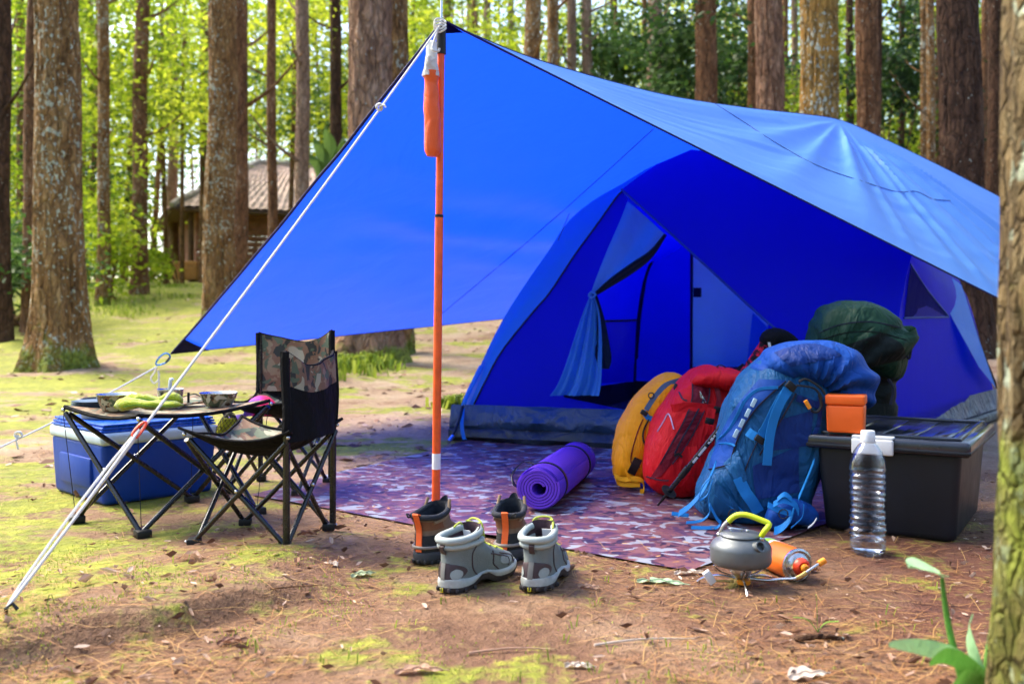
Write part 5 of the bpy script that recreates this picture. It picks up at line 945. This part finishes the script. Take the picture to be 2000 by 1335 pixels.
strp(b, [(1352, 872), (1360, 895), (1372, 918), (1380, 935)], .03, C_r, 'side_strap', t, .009); strp(b, [(1317, 890), (1325, 886), (1332, 892)], .008, M_black, 'buckle', t, .008); area(b, ([(1340, 870), (1320, 910), (1300, 950)], [(1385, 880), (1375, 920), (1360, 955)]), .006, C_r, 'side_pocket', o)
for c0_ in ((1367, 764), (1371, 772)): p_ = onsurf(b, [c0_], .008)[0]; MB().tube([p_, p_+V(.006, -.004, -.012), p_+V(.012, -.004, -.02), p_+V(.004, -.004, -.026), p_], .0014, 6).build('zip_pull', M_steel, t)
MB().tube(qpath([(1412, 722, 3.35), (1400, 716, 3.34), (1410, 713, 3.34), (1420, 722, 3.36), (1404, 724, 3.34)], 20), .002, 6).build('drawcord', M_dk, t)
for (x0, y0, x1, y1) in ((1258, 806, 1262, 816),): MB().box((.026, .010, .018), RT(onsurf(MB().box((.01, .01, .01), RT(Q(x0, y0, 3.45))).bvh(), [(x0, y0)], .0)[0], 0, 0, .5), .003, 2).build('buckle', M_black, t)
for c0_ in ((1402, 800), (1386, 822)): MB().box((.030, .010, .022), RT(onsurf(b, [c0_], .012)[0], 0, 0, .2), .003, 2).build('buckle', M_black, t)
strp(b, [(1352, 744), (1351, 782), (1336, 822), (1313, 864), (1289, 906)], .0035, M_dk, 'seam', o, .0045); strp(b, [(1385, 744), (1385, 776), (1367, 821), (1341, 869), (1313, 906)], .0035, M_dk, 'seam', o, .0045)
strp(b, [(1262, 930), (1300, 938), (1345, 930), (1375, 915)], .0035, M_dk, 'seam', o, .0035); strp(b, [(1395, 745), (1404, 775), (1400, 798)], .016, C_rd, 'lid_strap', t, .014)
# trekking pole
tp0, tp1 = G(1283, 992), Q(1404, 838, 3.0); tp0[2] += .006; dv = tp1-tp0; t = thing('trekking_pole', 'black trekking pole with white lettering leaning between the packs', 'pole', tp0)
MB().tube([tp0, tp0+dv*.22], [.003, .0065], 10).build('tip', M_black, t); MB().tube([tp0+dv*.18, tp0+dv*1.25], .0085, 12).build('shaft', M_tube, t); MB().tube([tp0+dv*.40, tp0+dv*.52], .0105, 12).build('lock_sleeve', M_black, t)
dn_ = nrm(dv); MB().lathe([(.006, -.003), (.026, -.001), (.027, .002), (.006, .004)], 24, Matrix.Translation(Vector(tp0+dv*.20)) @ Vector(dn_).to_track_quat('Z', 'Y').to_matrix().to_4x4()).build('basket', M_black, t)
sdv = nrm(np.cross(dn_, V(0, 1, 0))); fr_ = nrm(np.cross(sdv, dn_)); fr_ = fr_*(-1 if fr_[1] > 0 else 1)
for s0, s1 in ((.60, .67), (.69, .80)): MB().ribbon([tp0+dv*s0+fr_*.0087, tp0+dv*s1+fr_*.0087], .007, sdv, .0006).build('white_flash', M_white, t)
for k in range(9):      # white lettering on the shaft, too small to read
    q0 = .84+k*.042; MB().ribbon([tp0+dv*q0+fr_*.009, tp0+dv*(q0+.022+.008*(k % 3 == 1))+fr_*.009], .0075 if k % 2 else .0055, sdv, .0005).build('letter', M_white, t)
    if k % 3 != 2: MB().ribbon([tp0+dv*(q0+.022)+fr_*.009-sdv*.002, tp0+dv*(q0+.036)+fr_*.009-sdv*.002], .003, sdv, .0005).build('letter', M_white, t)
# red patterned bundle with black cap
tt = NT('red_black_print'); M_rb = tt.done(tt.pbsdf(tt.ramp(tt.noise(42, 3, .6, None, 1.2), [(0, (.012, .004, .006)), (.50, (.66, .012, .05))], True), .7, 0, tt.bump(tt.noise(60, 2), .3, .004), .2))
t = thing('rolled_bundle', 'rolled red and black patterned bundle with a black cap above the packs', 'bundle', Q(1440, 760, 3.75)); lump2 = lambda pts, r, s: MB().tube(qpath(pts, 14), r, 16)
lump2([(1430, 790, 3.75), (1455, 745, 3.75), (1475, 710, 3.75), (1497, 672, 3.75)], np.linspace(.045, .026, 14), 2).build('roll', M_rb, t); lump2([(1496, 678, 3.74), (1510, 664, 3.75), (1535, 668, 3.76), (1560, 690, 3.78)], [.022, .034, .042, .046, .048, .048, .046, .044, .042, .040, .038, .034, .030, .022], 3).build('cap_flap', M_bfab, t); MB().ribbon(qpath([(1502, 668, 3.69), (1506, 690, 3.69), (1504, 705, 3.69)], 8), .010, V(1, 0, 0)).build('pale_cord', M_white, t)
lump2([(1420, 790, 3.8), (1440, 740, 3.8), (1458, 716, 3.8)], np.linspace(.04, .02, 14), 3).build('dark_side', M_bfab, t)
# green
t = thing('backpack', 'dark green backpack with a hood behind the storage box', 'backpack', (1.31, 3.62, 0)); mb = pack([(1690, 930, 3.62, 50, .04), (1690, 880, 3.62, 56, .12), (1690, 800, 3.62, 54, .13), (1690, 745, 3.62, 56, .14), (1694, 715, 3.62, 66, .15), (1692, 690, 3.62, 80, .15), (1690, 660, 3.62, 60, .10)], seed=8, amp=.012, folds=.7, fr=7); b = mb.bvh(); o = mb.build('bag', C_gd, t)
hf = lambda px, py: .010*np.sin(np.arctan2(py-735, px-1640)*13+1.5*np.sin(py*.03))*np.clip((py-600)/60, .15, 1)
mb2 = pack([(1694, 726, 3.56, 40, .08), (1698, 712, 3.56, 74, .14), (1690, 688, 3.56, 98, .17), (1680, 660, 3.56, 104, .175), (1682, 634, 3.56, 92, .16), (1688, 612, 3.56, 70, .13), (1692, 598, 3.56, 44, .09), (1694, 590, 3.56, 8, .02)], 44, 64, ex=2.2, seed=9, amp=.010, folds=.6, fr=8, extra=hf); b2_ = mb2.bvh(); hd = mb2.build('hood', C_g, t)
area(b2_, ([(1600, 692), (1640, 700), (1690, 720)], [(1720, 650), (1760, 670), (1770, 700)]), .004, C_gd, 'painted_shade_panel', hd)  # darker patch on the hood: shade put into the colour
strp(b2_, [(1600, 650), (1640, 634), (1700, 628), (1760, 640)], .004, M_dk, 'seam', hd, .002); strp(b2_, [(1604, 664), (1650, 650), (1710, 648), (1770, 664)], .004, C_gd, 'seam', hd, .002); cordage([(1780, 680), (1776, 700), (1770, 690), (1778, 676)], 3.45, .004, M_dk, 'buckle_cord', t); cordage([(1735, 740), (1745, 760), (1740, 790)], 3.46, .006, M_dk, 'strap_end', t)
# big blue
t = thing('backpack', 'large blue trekking backpack with light blue straps beside the storage box', 'backpack', G(1480, 1025)); D = 2.98
mb = pack([(1452, 1034, D, 40, .03), (1456, 1016, D, 98, .10), (1466, 975, D, 112, .14), (1486, 920, D, 104, .15), (1508, 860, D, 108, .155), (1534, 800, D, 112, .155), (1560, 752, D, 100, .145), (1574, 730, D, 84, .12), (1584, 714, D, 56, .08), (1588, 706, D, 10, .02)], 56, 64, seed=11, amp=.006, folds=.8, fr=8); b = mb.bvh(); o = mb.build('bag', C_t, t)
lf = lambda px, py: .011*np.sin(np.arctan2(py-772, px-1592)*15+1.2*np.sin(px*.05))*np.clip(np.hypot(px-1592, py-772)/60, 0, 1)*np.clip((py-672)/50, 0, 1)-.03*np.exp(-(((px-1590)/22)**2+((py-772)/16)**2))
mbl = pack([(1474, 742, D-.03, 6, .02), (1490, 726, D-.03, 22, .08), (1520, 708, D-.03, 34, .13), (1566, 706, D-.03, 44, .155), (1612, 718, D-.03, 54, .16), (1648, 742, D-.03, 54, .15), (1672, 768, D-.03, 40, .11), (1684, 790, D-.03, 20, .06), (1688, 800, D-.03, 4, .02)], 60, 72, ex=2.2, seed=14, amp=.0035, folds=.5, fr=7, extra=lf); bL = mbl.bvh(); lidb = mbl.build('top_lid', C_b, t)
area(bL, ([(1512, 688), (1545, 676), (1590, 670), (1630, 682)], [(1545, 716), (1580, 708), (1615, 702), (1645, 694)]), .004, C_bd, 'lid_pocket', lidb)
area(b, ([(1482, 740), (1440, 790), (1410, 840), (1390, 890), (1384, 915)], [(1535, 742), (1480, 792), (1448, 840), (1432, 880), (1428, 905)]), .006, C_b, 'front_shell', o, 20)
strp(b, [(1520, 756), (1482, 760), (1456, 780), (1440, 810), (1424, 838), (1404, 858)], .009, C_bw, 'curved_piping', t, .010); strp(b, [(1404, 866), (1425, 866), (1436, 870)], .006, C_bw, 'curved_piping', t, .010)
for k in range(4): p_ = onsurf(b, [(1472-k*11.5, 786+k*20)], .013)[0]; MB().box((.012, .003, .026), RT(p_, 0, 0, .45), .001, 1).build('reflector', pm('pale_reflector', (.45, .66, .78), .4), t)
strp(b, [(1540, 760), (1520, 790), (1500, 830), (1482, 860)], .030, C_bw, 'side_strap', t, .012); strp(b, [(1534, 768), (1516, 805), (1504, 850), (1498, 908)], .026, C_bw, 'strap_tail', t, .030); strp(b, [(1460, 842), (1475, 852), (1490, 858)], .026, C_bw, 'cross_strap', t, .016)
strp(b, [(1480, 862), (1462, 900), (1452, 930)], .003, M_dk, 'seam', t, .004); strp(b, [(1535, 744), (1480, 794), (1448, 842), (1432, 882), (1428, 906)], .0045, M_dk, 'seam', o, .008); strp(b, [(1384, 916), (1404, 912), (1428, 906)], .0045, M_dk, 'seam', o, .008); strp(b, [(1555, 768), (1530, 812), (1508, 848), (1484, 888)], .0045, M_dk, 'zip', o, .006); MB().box((.030, .012, .020), RT(onsurf(b, [(1484, 858)], .020)[0], 0, 0, .6), .003, 2).build('buckle', M_black, t); area(b, ([(1412, 905), (1428, 925), (1445, 948)], [(1440, 878), (1450, 905), (1460, 935)]), .010, C_t, 'stretch_panel', o); strp(b, [(1442, 932), (1456, 960), (1470, 980), (1482, 1000)], .034, C_bw, 'lower_strap', t, .010)
area(b, ([(1470, 910), (1472, 945), (1478, 975)], [(1560, 870), (1560, 920), (1562, 960)]), .005, C_bd, 'side_pocket', o); area(b, ([(1520, 820), (1512, 850), (1506, 880)], [(1590, 800), (1585, 840), (1580, 870)]), .004, C_bd, 'navy_panel', o)
strp(b, [(1378, 948), (1400, 962), (1430, 985), (1452, 1005)], .018, C_bw, 'base_piping', t, .008); area(b, ([(1376, 936), (1372, 965), (1376, 998)], [(1410, 950), (1440, 985), (1448, 1012)]), .012, C_t, 'base_pocket', o)
strp(bL, [(1528, 735), (1548, 742), (1575, 752), (1600, 760)], .02, M_dk, 'drawstring_collar', t, .010); MB().box((.03, .012, .022), RT(onsurf(b, [(1545, 754)], .016)[0], 0, 0, .7), .003, 2).build('buckle', M_black, t)
for pts in ([(1560, 745), (1575, 740), (1600, 755), (1612, 770)], [(1556, 752), (1590, 758), (1606, 778)]): cordage(pts, D-.20, .0035, M_black, 'drawcord', t)
strp(b, [(1556, 776), (1580, 785), (1602, 792)], .02, C_bd, 'upper_strap', t, .012); cordage([(1600, 770), (1604, 790), (1598, 802), (1590, 804), (1584, 800)], D-.19, .0042, M_black, 'carabiner_hook', t); MB().tube([Q(1573, 782, D-.19), Q(1582, 797, D-.19)], .0062, 10).build('hook_gate', M_kn, t)
strp(b, [(1602, 772), (1600, 820), (1590, 850)], .012, C_bd, 'edge_strap', t, .006)
def gr(pts, w, mt, nm, d): 
    P = np.array([np.maximum(p, V(-9, 0, gz1(p[0], p[1])+.016)) for p in qpath([(*q_, dd) for q_, dd in zip(pts, np.broadcast_to(d, len(pts)))], 24)]); MB().ribbon(P, w, V(.25, .5, .8), .0012).build(nm, mt, t)
gr([(1398, 905), (1378, 950), (1350, 985), (1325, 1003)], .022, C_bw, 'loose_strap', 2.86); gr([(1325, 1003), (1345, 1006), (1312, 1002)], .012, C_bw, 'strap_end', 2.93); gr([(1388, 930), (1372, 950), (1366, 975), (1382, 965), (1392, 938)], .007, C_bw, 'cord_loop', 2.82); gr([(1390, 940), (1384, 975), (1386, 1000), (1370, 1016), (1340, 1020)], .009, C_bw, 'loose_strap', 2.83); gr([(1386, 985), (1400, 1012), (1408, 1022), (1392, 1032), (1350, 1032)], .011, C_bw, 'loose_strap', 2.80)
mh = pack([(1498, 1036, D-.16, 6, .01), (1510, 1018, D-.16, 20, .03), (1534, 1000, D-.16, 28, .04), (1562, 1000, D-.16, 26, .04), (1586, 1008, D-.16, 18, .03), (1598, 1014, D-.16, 4, .01)], 24, 28, seed=17, amp=.005, folds=.6); bh = mh.bvh(); mh.build('hip_belt', C_b, t)
for pts, w in (([(1510, 985), (1530, 976), (1552, 984), (1560, 1000)], .020), ([(1552, 985), (1545, 1010), (1530, 1028), (1512, 1038)], .026), ([(1518, 975), (1532, 965), (1546, 975)], .016), ([(1500, 985), (1520, 995), (1545, 1002)], .018), ([(1590, 900), (1576, 935), (1560, 972)], .018)): gr(pts, w, C_bw, 'belt_strap', D-.21)
for px, py in ((1432, 1003), (1530, 1003)): c = Q(px, py, D-.215); MB().tube([c+V(math.cos(a)*.013, 0, math.sin(a)*.013) for a in np.linspace(0, 6.28, 20)], .0018, 6).build('ring', M_tube, t)
gr([(1570, 985), (1566, 1010), (1545, 1030)], .005, C_bw, 'belt_cord', D-.215); gr([(1595, 1012), (1588, 1022), (1578, 1030)], .006, M_white, 'cord_end', D-.215)
# ================================================================ litter on the ground
ML_dead = leaf_mat('dead_leaves', [(.10, .045, .028), (.28, .15, .095), (.60, .45, .36)], .12, .75); ML_need = leaf_mat('dry_needles', [(.20, .08, .03), (.42, .20, .07), (.55, .36, .12)], .15, .6)
r3 = np.random.default_rng(77)
# kept out from under the camp gear
KEEP = [(.0, 3.6, 1.2)]
def free(x, y):
    a = (x+.9)*.6+(y-3.37)*.8   # groundsheet side of its front edge
    insheet = ((x+.9)*(-1.0)+(y-3.37)*(-1.33) < 0) and ((x-.43)*1.384-(y-2.366)*1.32 < 0) and ((x+.9)*1.58-(y-3.37)*.74 > 0)
    return not insheet
v, f, tone = [], [], []
def scat(n):
    out = []
    while len(out) < n:
        y = 1.25+4.8*r3.uniform()**1.7; x = r3.uniform(-.62, .62)*y*1.0+r3.normal()*.05
        if not free(x, y): continue
        w = fb1((x*1.7, y*1.7, 0), 2, 41)+(.25 if x > .1 else 0)
        if r3.uniform() > .35+.6*w: continue
        out.append((x, y))
    return np.array(out)
P = scat(5000); z = gz(P[:, 0], P[:, 1]); ang = r3.uniform(0, 6.28, len(P)); L = r3.uniform(.05, .17, len(P))
for i in range(len(P)):
    d = V(math.cos(ang[i]), math.sin(ang[i])*.8, 0); s = V(-d[1], d[0], 0)*.0008; c = V(P[i, 0], P[i, 1], z[i]+.003); b = c+d*L[i]*.5+s*r3.normal()*12+V(0, 0, abs(r3.normal())*.003); e_ = c+d*L[i]+s*r3.normal()*22+V(0, 0, abs(r3.normal())*.005)
    k = len(v); v += [c-s, c+s, b+s, b-s, b-s, b+s, e_+s*.4, e_-s*.4]; f += [(k, k+1, k+2, k+3), (k+4, k+5, k+6, k+7)]; tone += [r3.uniform()]*8
tag(leafobj('pine_needles', v, f, ML_need, tone=tone), kind='stuff')
v2, f2, t2 = [], [], []
for i in range(150):
    a, b = r3.uniform(.02, .98), r3.uniform(.0, .6)**1.4; p = (SHQ[0]*(1-a)+SHQ[1]*a)*(1-b)+(SHQ[3]*(1-a)+SHQ[2]*a)*b; p = V(p[0], p[1], gz1(p[0], p[1])+.016); an = r3.uniform(0, 6.28); L = r3.uniform(.03, .12) if i % 3 else .018; d = V(math.cos(an), math.sin(an), 0); s = V(-d[1], d[0], 0)*(.0008 if i % 3 else .004); k = len(v2); v2 += [p-s, p+s, p+d*L+s*.6, p+d*L-s*.6]; f2.append((k, k+1, k+2, k+3)); t2 += [r3.uniform()]*4
tag(leafobj('sheet_needles', v2, f2, ML_need, tone=t2), kind='stuff')
v, f, tone = [], [], []; P = scat(2600); z = gz(P[:, 0], P[:, 1])
for i in range(len(P)):
    a = r3.uniform(0, 6.28); L = r3.uniform(.006, .030)*(1 if r3.uniform() < .93 else 1.7); w = L*r3.uniform(.14, .38); d = V(math.cos(a), math.sin(a), r3.normal()*.12); s = V(-d[1], d[0], r3.normal()*.3); c = V(P[i, 0], P[i, 1], z[i]+.004); k = len(v); cu = abs(r3.normal())*L*.25
    s = s/np.linalg.norm(s); h_ = V(0, 0, cu); v += [c-d*L*.5+h_*.4, c-d*L*.22-s*w*.42+h_*.6, c+d*L*.15-s*w*.5+h_, c+d*L*.5+h_*.7, c+d*L*.12+s*w*.45+h_*.9, c-d*L*.25+s*w*.4+h_*.5, c]; f += [(k, k+1, k+6), (k+1, k+2, k+6), (k+2, k+3, k+6), (k+3, k+4, k+6), (k+4, k+5, k+6), (k+5, k, k+6)]; tone += [r3.uniform()]*7
o = leafobj('leaf_litter', v, f, ML_dead, tone=tone); tag(o, kind='stuff')
# litter further up the slope
v, f, tone = [], [], []
for i in range(6500):
    y = r3.uniform(4, 17); x = r3.uniform(-.62, .6)*y
    if -.2 < x < 3 and 3.9 < y < 7.2: continue
    if fb1((x*.8, y*.8, 0), 2, 15) < -.1: continue
    a = r3.uniform(0, 6.28); L = r3.uniform(.02, .09); w = L*.25; d = V(math.cos(a), math.sin(a), .1); s = V(-d[1], d[0], r3.normal()*.3); c = V(x, y, gz1(x, y)+.006); k = len(v); v += [c-d*L*.5, c-s*w, c+d*L*.5, c+s*w]; f.append((k, k+1, k+2, k+3)); tone += [r3.uniform()]*4
tag(leafobj('slope_litter', v, f, ML_dead, tone=tone), kind='stuff')
# grass and herbs
ML_gr = leaf_mat('grass_blades', [(.10, .16, .015), (.24, .34, .03), (.46, .52, .08)], .4)
def blades(pts, n, h, w, spread):
    v, f, tone = [], [], []
    for (x, y) in pts:
        for k in range(n):
            bx, by = x+r3.normal()*spread, y+r3.normal()*spread; a = r3.uniform(0, 6.28); H = h*r3.uniform(.5, 1.3); d = V(math.cos(a), math.sin(a), 0); s = V(-d[1], d[0], 0)*w*.5; c = V(bx, by, gz1(bx, by)); q = len(v)
            v += [c-s, c+s, c+d*H*.25+V(0, 0, H*.7)+s*.8, c+d*H*.25+V(0, 0, H*.7)-s*.8, c+d*H*.7+V(0, 0, H*.75)+s*.1, c+d*H*.7+V(0, 0, H*.75)-s*.1]; f += [(q, q+1, q+2, q+3), (q+3, q+2, q+4, q+5)]; tone += [r3.uniform()]*6
    return v, f, tone
pts = []
while len(pts) < 420:
    y = r3.uniform(13.5, 20); x = r3.uniform(-.62, .55)*y
    if fb1((x*.6, y*.6, 3), 2, 61) > .12: pts.append((x, y))
v, f, tone = blades(pts, 16, .10, .014, .16); tag(leafobj('slope_grass', v, f, ML_gr, tone=tone), kind='stuff')
pts = [tuple(G(px+r3.normal()*40, py+r3.normal()*5)[:2]) for px, py in [(700, 700)]*26+[(880, 792)]*14]; pts = [(p[0]*1.0, p[1]*1.0) for p in pts]
pts = [( (700+r3.normal()*38-1000)/FP*8.9, 8.9+r3.normal()*.25) for k in range(44)]; v, f, tone = blades(pts, 16, .13, .022, .07); tag(leafobj('tree_foot_herbs', v, f, ML_gr, tone=tone), kind='stuff')
pts = [( (885+r3.normal()*18-1000)/FP*6.4, 6.4+r3.normal()*.12) for k in range(16)]; v, f, tone = blades(pts, 9, .09, .025, .03); tag(leafobj('herb_patch', v, f, ML_gr, tone=tone), kind='stuff')
pts = [tuple(G(r3.uniform(0, 2000), r3.uniform(1130, 1330))[:2]) for k in range(46)]; v, f, tone = blades(pts, 3, .022, .003, .012); tag(leafobj('small_sprouts', v, f, ML_gr, tone=tone), kind='stuff')
# moss tufts giving the near moss its nap
v, f, tone = [], [], []
C = [(-.85, 1.9), (-.75, 2.0), (-.95, 2.2), (-.6, 2.2), (-.9, 1.75), (-.3, 1.8), (.35, 1.75), (-.7, 2.35), (-1.1, 2.5), (-.45, 2.0)]
for i in range(5200):
    c = C[int(r3.integers(len(C)))]; x, y = c[0]+r3.normal()*.13, c[1]+r3.normal()*.1
    if fb1((x*8, y*8, 0), 2, 3) < .0: continue
    a = r3.uniform(0, 6.28); L = r3.uniform(.003, .008); p = V(x, y, gz1(x, y)); q = len(v); s = V(-math.sin(a), math.cos(a), 0)*.0016
    v += [p-s, p+s, p+V(math.cos(a)*.003, math.sin(a)*.003, L)]; f.append((q, q+1, q+2)); tone += [r3.uniform(.3, 1)]*3
tag(leafobj('moss_nap', v, f, ML_gr, tone=tone), kind='stuff')
# larger fallen leaves, each on its own
def leafmat(nm, c): return cloth(nm, c, .25, .55, .3, 25, False, spec=.4, dirt=.2)
def fallen(px, py, L, W, az, col, label, curl=.25, bend=.1):
    c = G(px, py); n, k = 17, 7; S = []
    for i in range(n):
        s = i/(n-1); w = W*math.sin(math.pi*min(1, s*.97+.02))**.75*(1-.25*s)
        S.append([V((s-.5)*L, w*.5*u+bend*L*math.sin(math.pi*s), curl*w*(u*u)*.55+.012*math.sin(math.pi*s)*L*6*bend-.004*abs(u)**.5+.0025*math.sin(s*17+u*3)) for u in np.linspace(-1, 1, k)])
    S = np.array(S)@np.array([[math.cos(az), math.sin(az), 0], [-math.sin(az), math.cos(az), 0], [0, 0, 1]]); S[..., 2] -= S[..., 2].min()-.002; S += c
    t = thing('fallen_leaf', label, 'leaf', c, 'single leaves lying on the soil'); MB().grid(S).build('blade', col, t)
    a, b = S[0, k//2], S[-1, k//2]; MB().tube(list(S[::2, k//2]+V(0, 0, .0012))+[b+(b-a)*.12], .0011, 5).build('midrib', col, t)
g1 = leafmat('pale_green_leaf', (.40, .56, .36)); b1 = leafmat('tan_leaf', (.52, .32, .22)); b2 = leafmat('brown_leaf', (.26, .12, .075)); w1 = leafmat('bleached_leaf', (.66, .56, .48)); y1 = leafmat('mottled_leaf', (.42, .50, .30))
for a in [(1290, 1140, .11, .040, -.25, g1, 'long pale green leaf lying left of the camp stove'), (707, 1128, .058, .042, .6, y1, 'mottled green leaf left of the grey boots'), (650, 1118, .038, .022, -.9, w1, 'small bleached leaf beside the mottled green leaf', .5),
          (1577, 1322, .075, .055, .3, w1, 'tan round leaf at the bottom edge below the stove'), (373, 1128, .06, .035, .1, b1, 'curled brown leaf in front of the folding table', .8, .2), (715, 945, .065, .035, -.4, w1, 'dry leaf on the groundsheet near the pole', .3),
          (818, 1318, .085, .03, .15, b1, 'long tan leaf at the bottom edge of the picture', .5), (1590, 1118, .035, .025, .5, b2, 'dark curled leaf right of the gas canister', .8, .3), (1130, 1306, .05, .018, -.1, w1, 'pale narrow leaf in the bottom centre', .4),
          (1150, 1152, .055, .022, -.5, b1, 'reddish leaf right of the grey boots', .4), (1348, 1122, .08, .03, .1, w1, 'grey dead leaf tucked under the stove', .4), (455, 1262, .06, .03, .4, b2, 'dark brown leaf on the lower left soil', .5),
          (600, 1058, .055, .03, .3, b2, 'dark curled leaf by the feet of the front chair', .7, .2), (495, 992, .05, .025, .2, g1, 'greenish leaf on the soil under the chair'), (270, 1035, .05, .02, 1.0, b1, 'small tan leaf by the table foot')]: fallen(*a)
st_ = G(1598, 1253); tag(MB().tube(crom([st_+V(-.045, 0, .006), st_+V(0, .004, .010), st_+V(.05, -.002, .007)], 12), [.004, .006, .007, .006, .007, .006, .006, .007, .006, .005, .005, .003], 8).build('stick', B['dark'], origin=st_), 'short dark charred stick on the red soil at lower right', 'stick')
for px, py, L, a0, lab in [(1000, 1275, .16, .12, 'thin tan twig lying across the bottom centre soil'), (1260, 1255, .2, .18, 'long bleached straw right of the bottom centre'), (540, 1180, .2, .45, 'dark twig along the mossy bank edge')]:
    c = G(px, py); d = V(math.cos(a0), math.sin(a0), 0); tag(MB().tube(crom([c-d*L/2+V(0, 0, .004), c+V(.0, .008, .007), c+d*L/2+V(0, 0, .004)], 10), np.linspace(.0026, .0012, 10), 6).build('twig', b1 if 'tan' in lab else (w1 if 'straw' in lab else B['brown']), origin=c), lab, 'twig')
# plants
t = thing('sprout', 'small three bladed grass sprout on the red soil', 'plant', G(1597, 1232)); c = G(1597, 1232); gm = leafmat('fresh_green_blade', (.25, .42, .06))
for (dx, dz, w) in ((-.005, .075, .006), (.04, .022, .006), (-.05, .03, .004)): MB().ribbon(crom([c, c+V(dx*.4, 0, dz*.8), c+V(dx, -.005, dz)], 8), w, V(.3, 1, 0), .0006).build('blade', gm, t)
t = thing('broadleaf_plant', 'green plant with strap leaves at the foot of the near tree', 'plant', (.66, 1.42, 0)); pg = leafmat('strap_leaf', (.13, .36, .06)); pg2 = leafmat('pale_strap_leaf', (.33, .58, .30))
def strap(pts, w, mt):
    P = qpath(pts, 16); R = []
    for i, p in enumerate(P): h = w*math.sin(math.pi*(.12+.85*i/15))**.7; R.append([p+V(0, .35, -1)*-h*.5+V(0, 0, .004), p, p+V(0, .35, -1)*h*.5+V(0, 0, .004)])
    MB().grid(R).build('strap_leaf', mt, t)
strap([(1930, 1340, 1.45), (1870, 1290, 1.42), (1800, 1268, 1.42), (1736, 1262, 1.42)], .03, pg2); strap([(1945, 1350, 1.45), (1900, 1310, 1.40), (1850, 1285, 1.38), (1815, 1300, 1.36)], .03, pg); strap([(1930, 1345, 1.45), (1905, 1290, 1.45), (1890, 1240, 1.47), (1900, 1205, 1.48)], .035, pg2); strap([(1940, 1360, 1.42), (1890, 1330, 1.36), (1860, 1345, 1.33)], .03, pg); strap([(1950, 1340, 1.4), (1925, 1290, 1.4), (1932, 1230, 1.42)], .03, pg)
sp_ = qpath([(1880, 1330, 1.45), (1858, 1245, 1.45), (1846, 1180, 1.45), (1840, 1128, 1.45)], 14); MB().tube(sp_, np.linspace(.006, .003, 14), 7).build('stem', pg, t)
P = qpath([(1842, 1126, 1.45), (1812, 1112, 1.46), (1774, 1108, 1.47)], 12); MB().grid([[p+V(0, h*.05*math.sin(math.pi*(.1+.85*i/11)), .006*abs(h)) for h in (-1, -.5, 0, .5, 1)] for i, p in enumerate(P)]).build('heart_leaf', pg2, t)
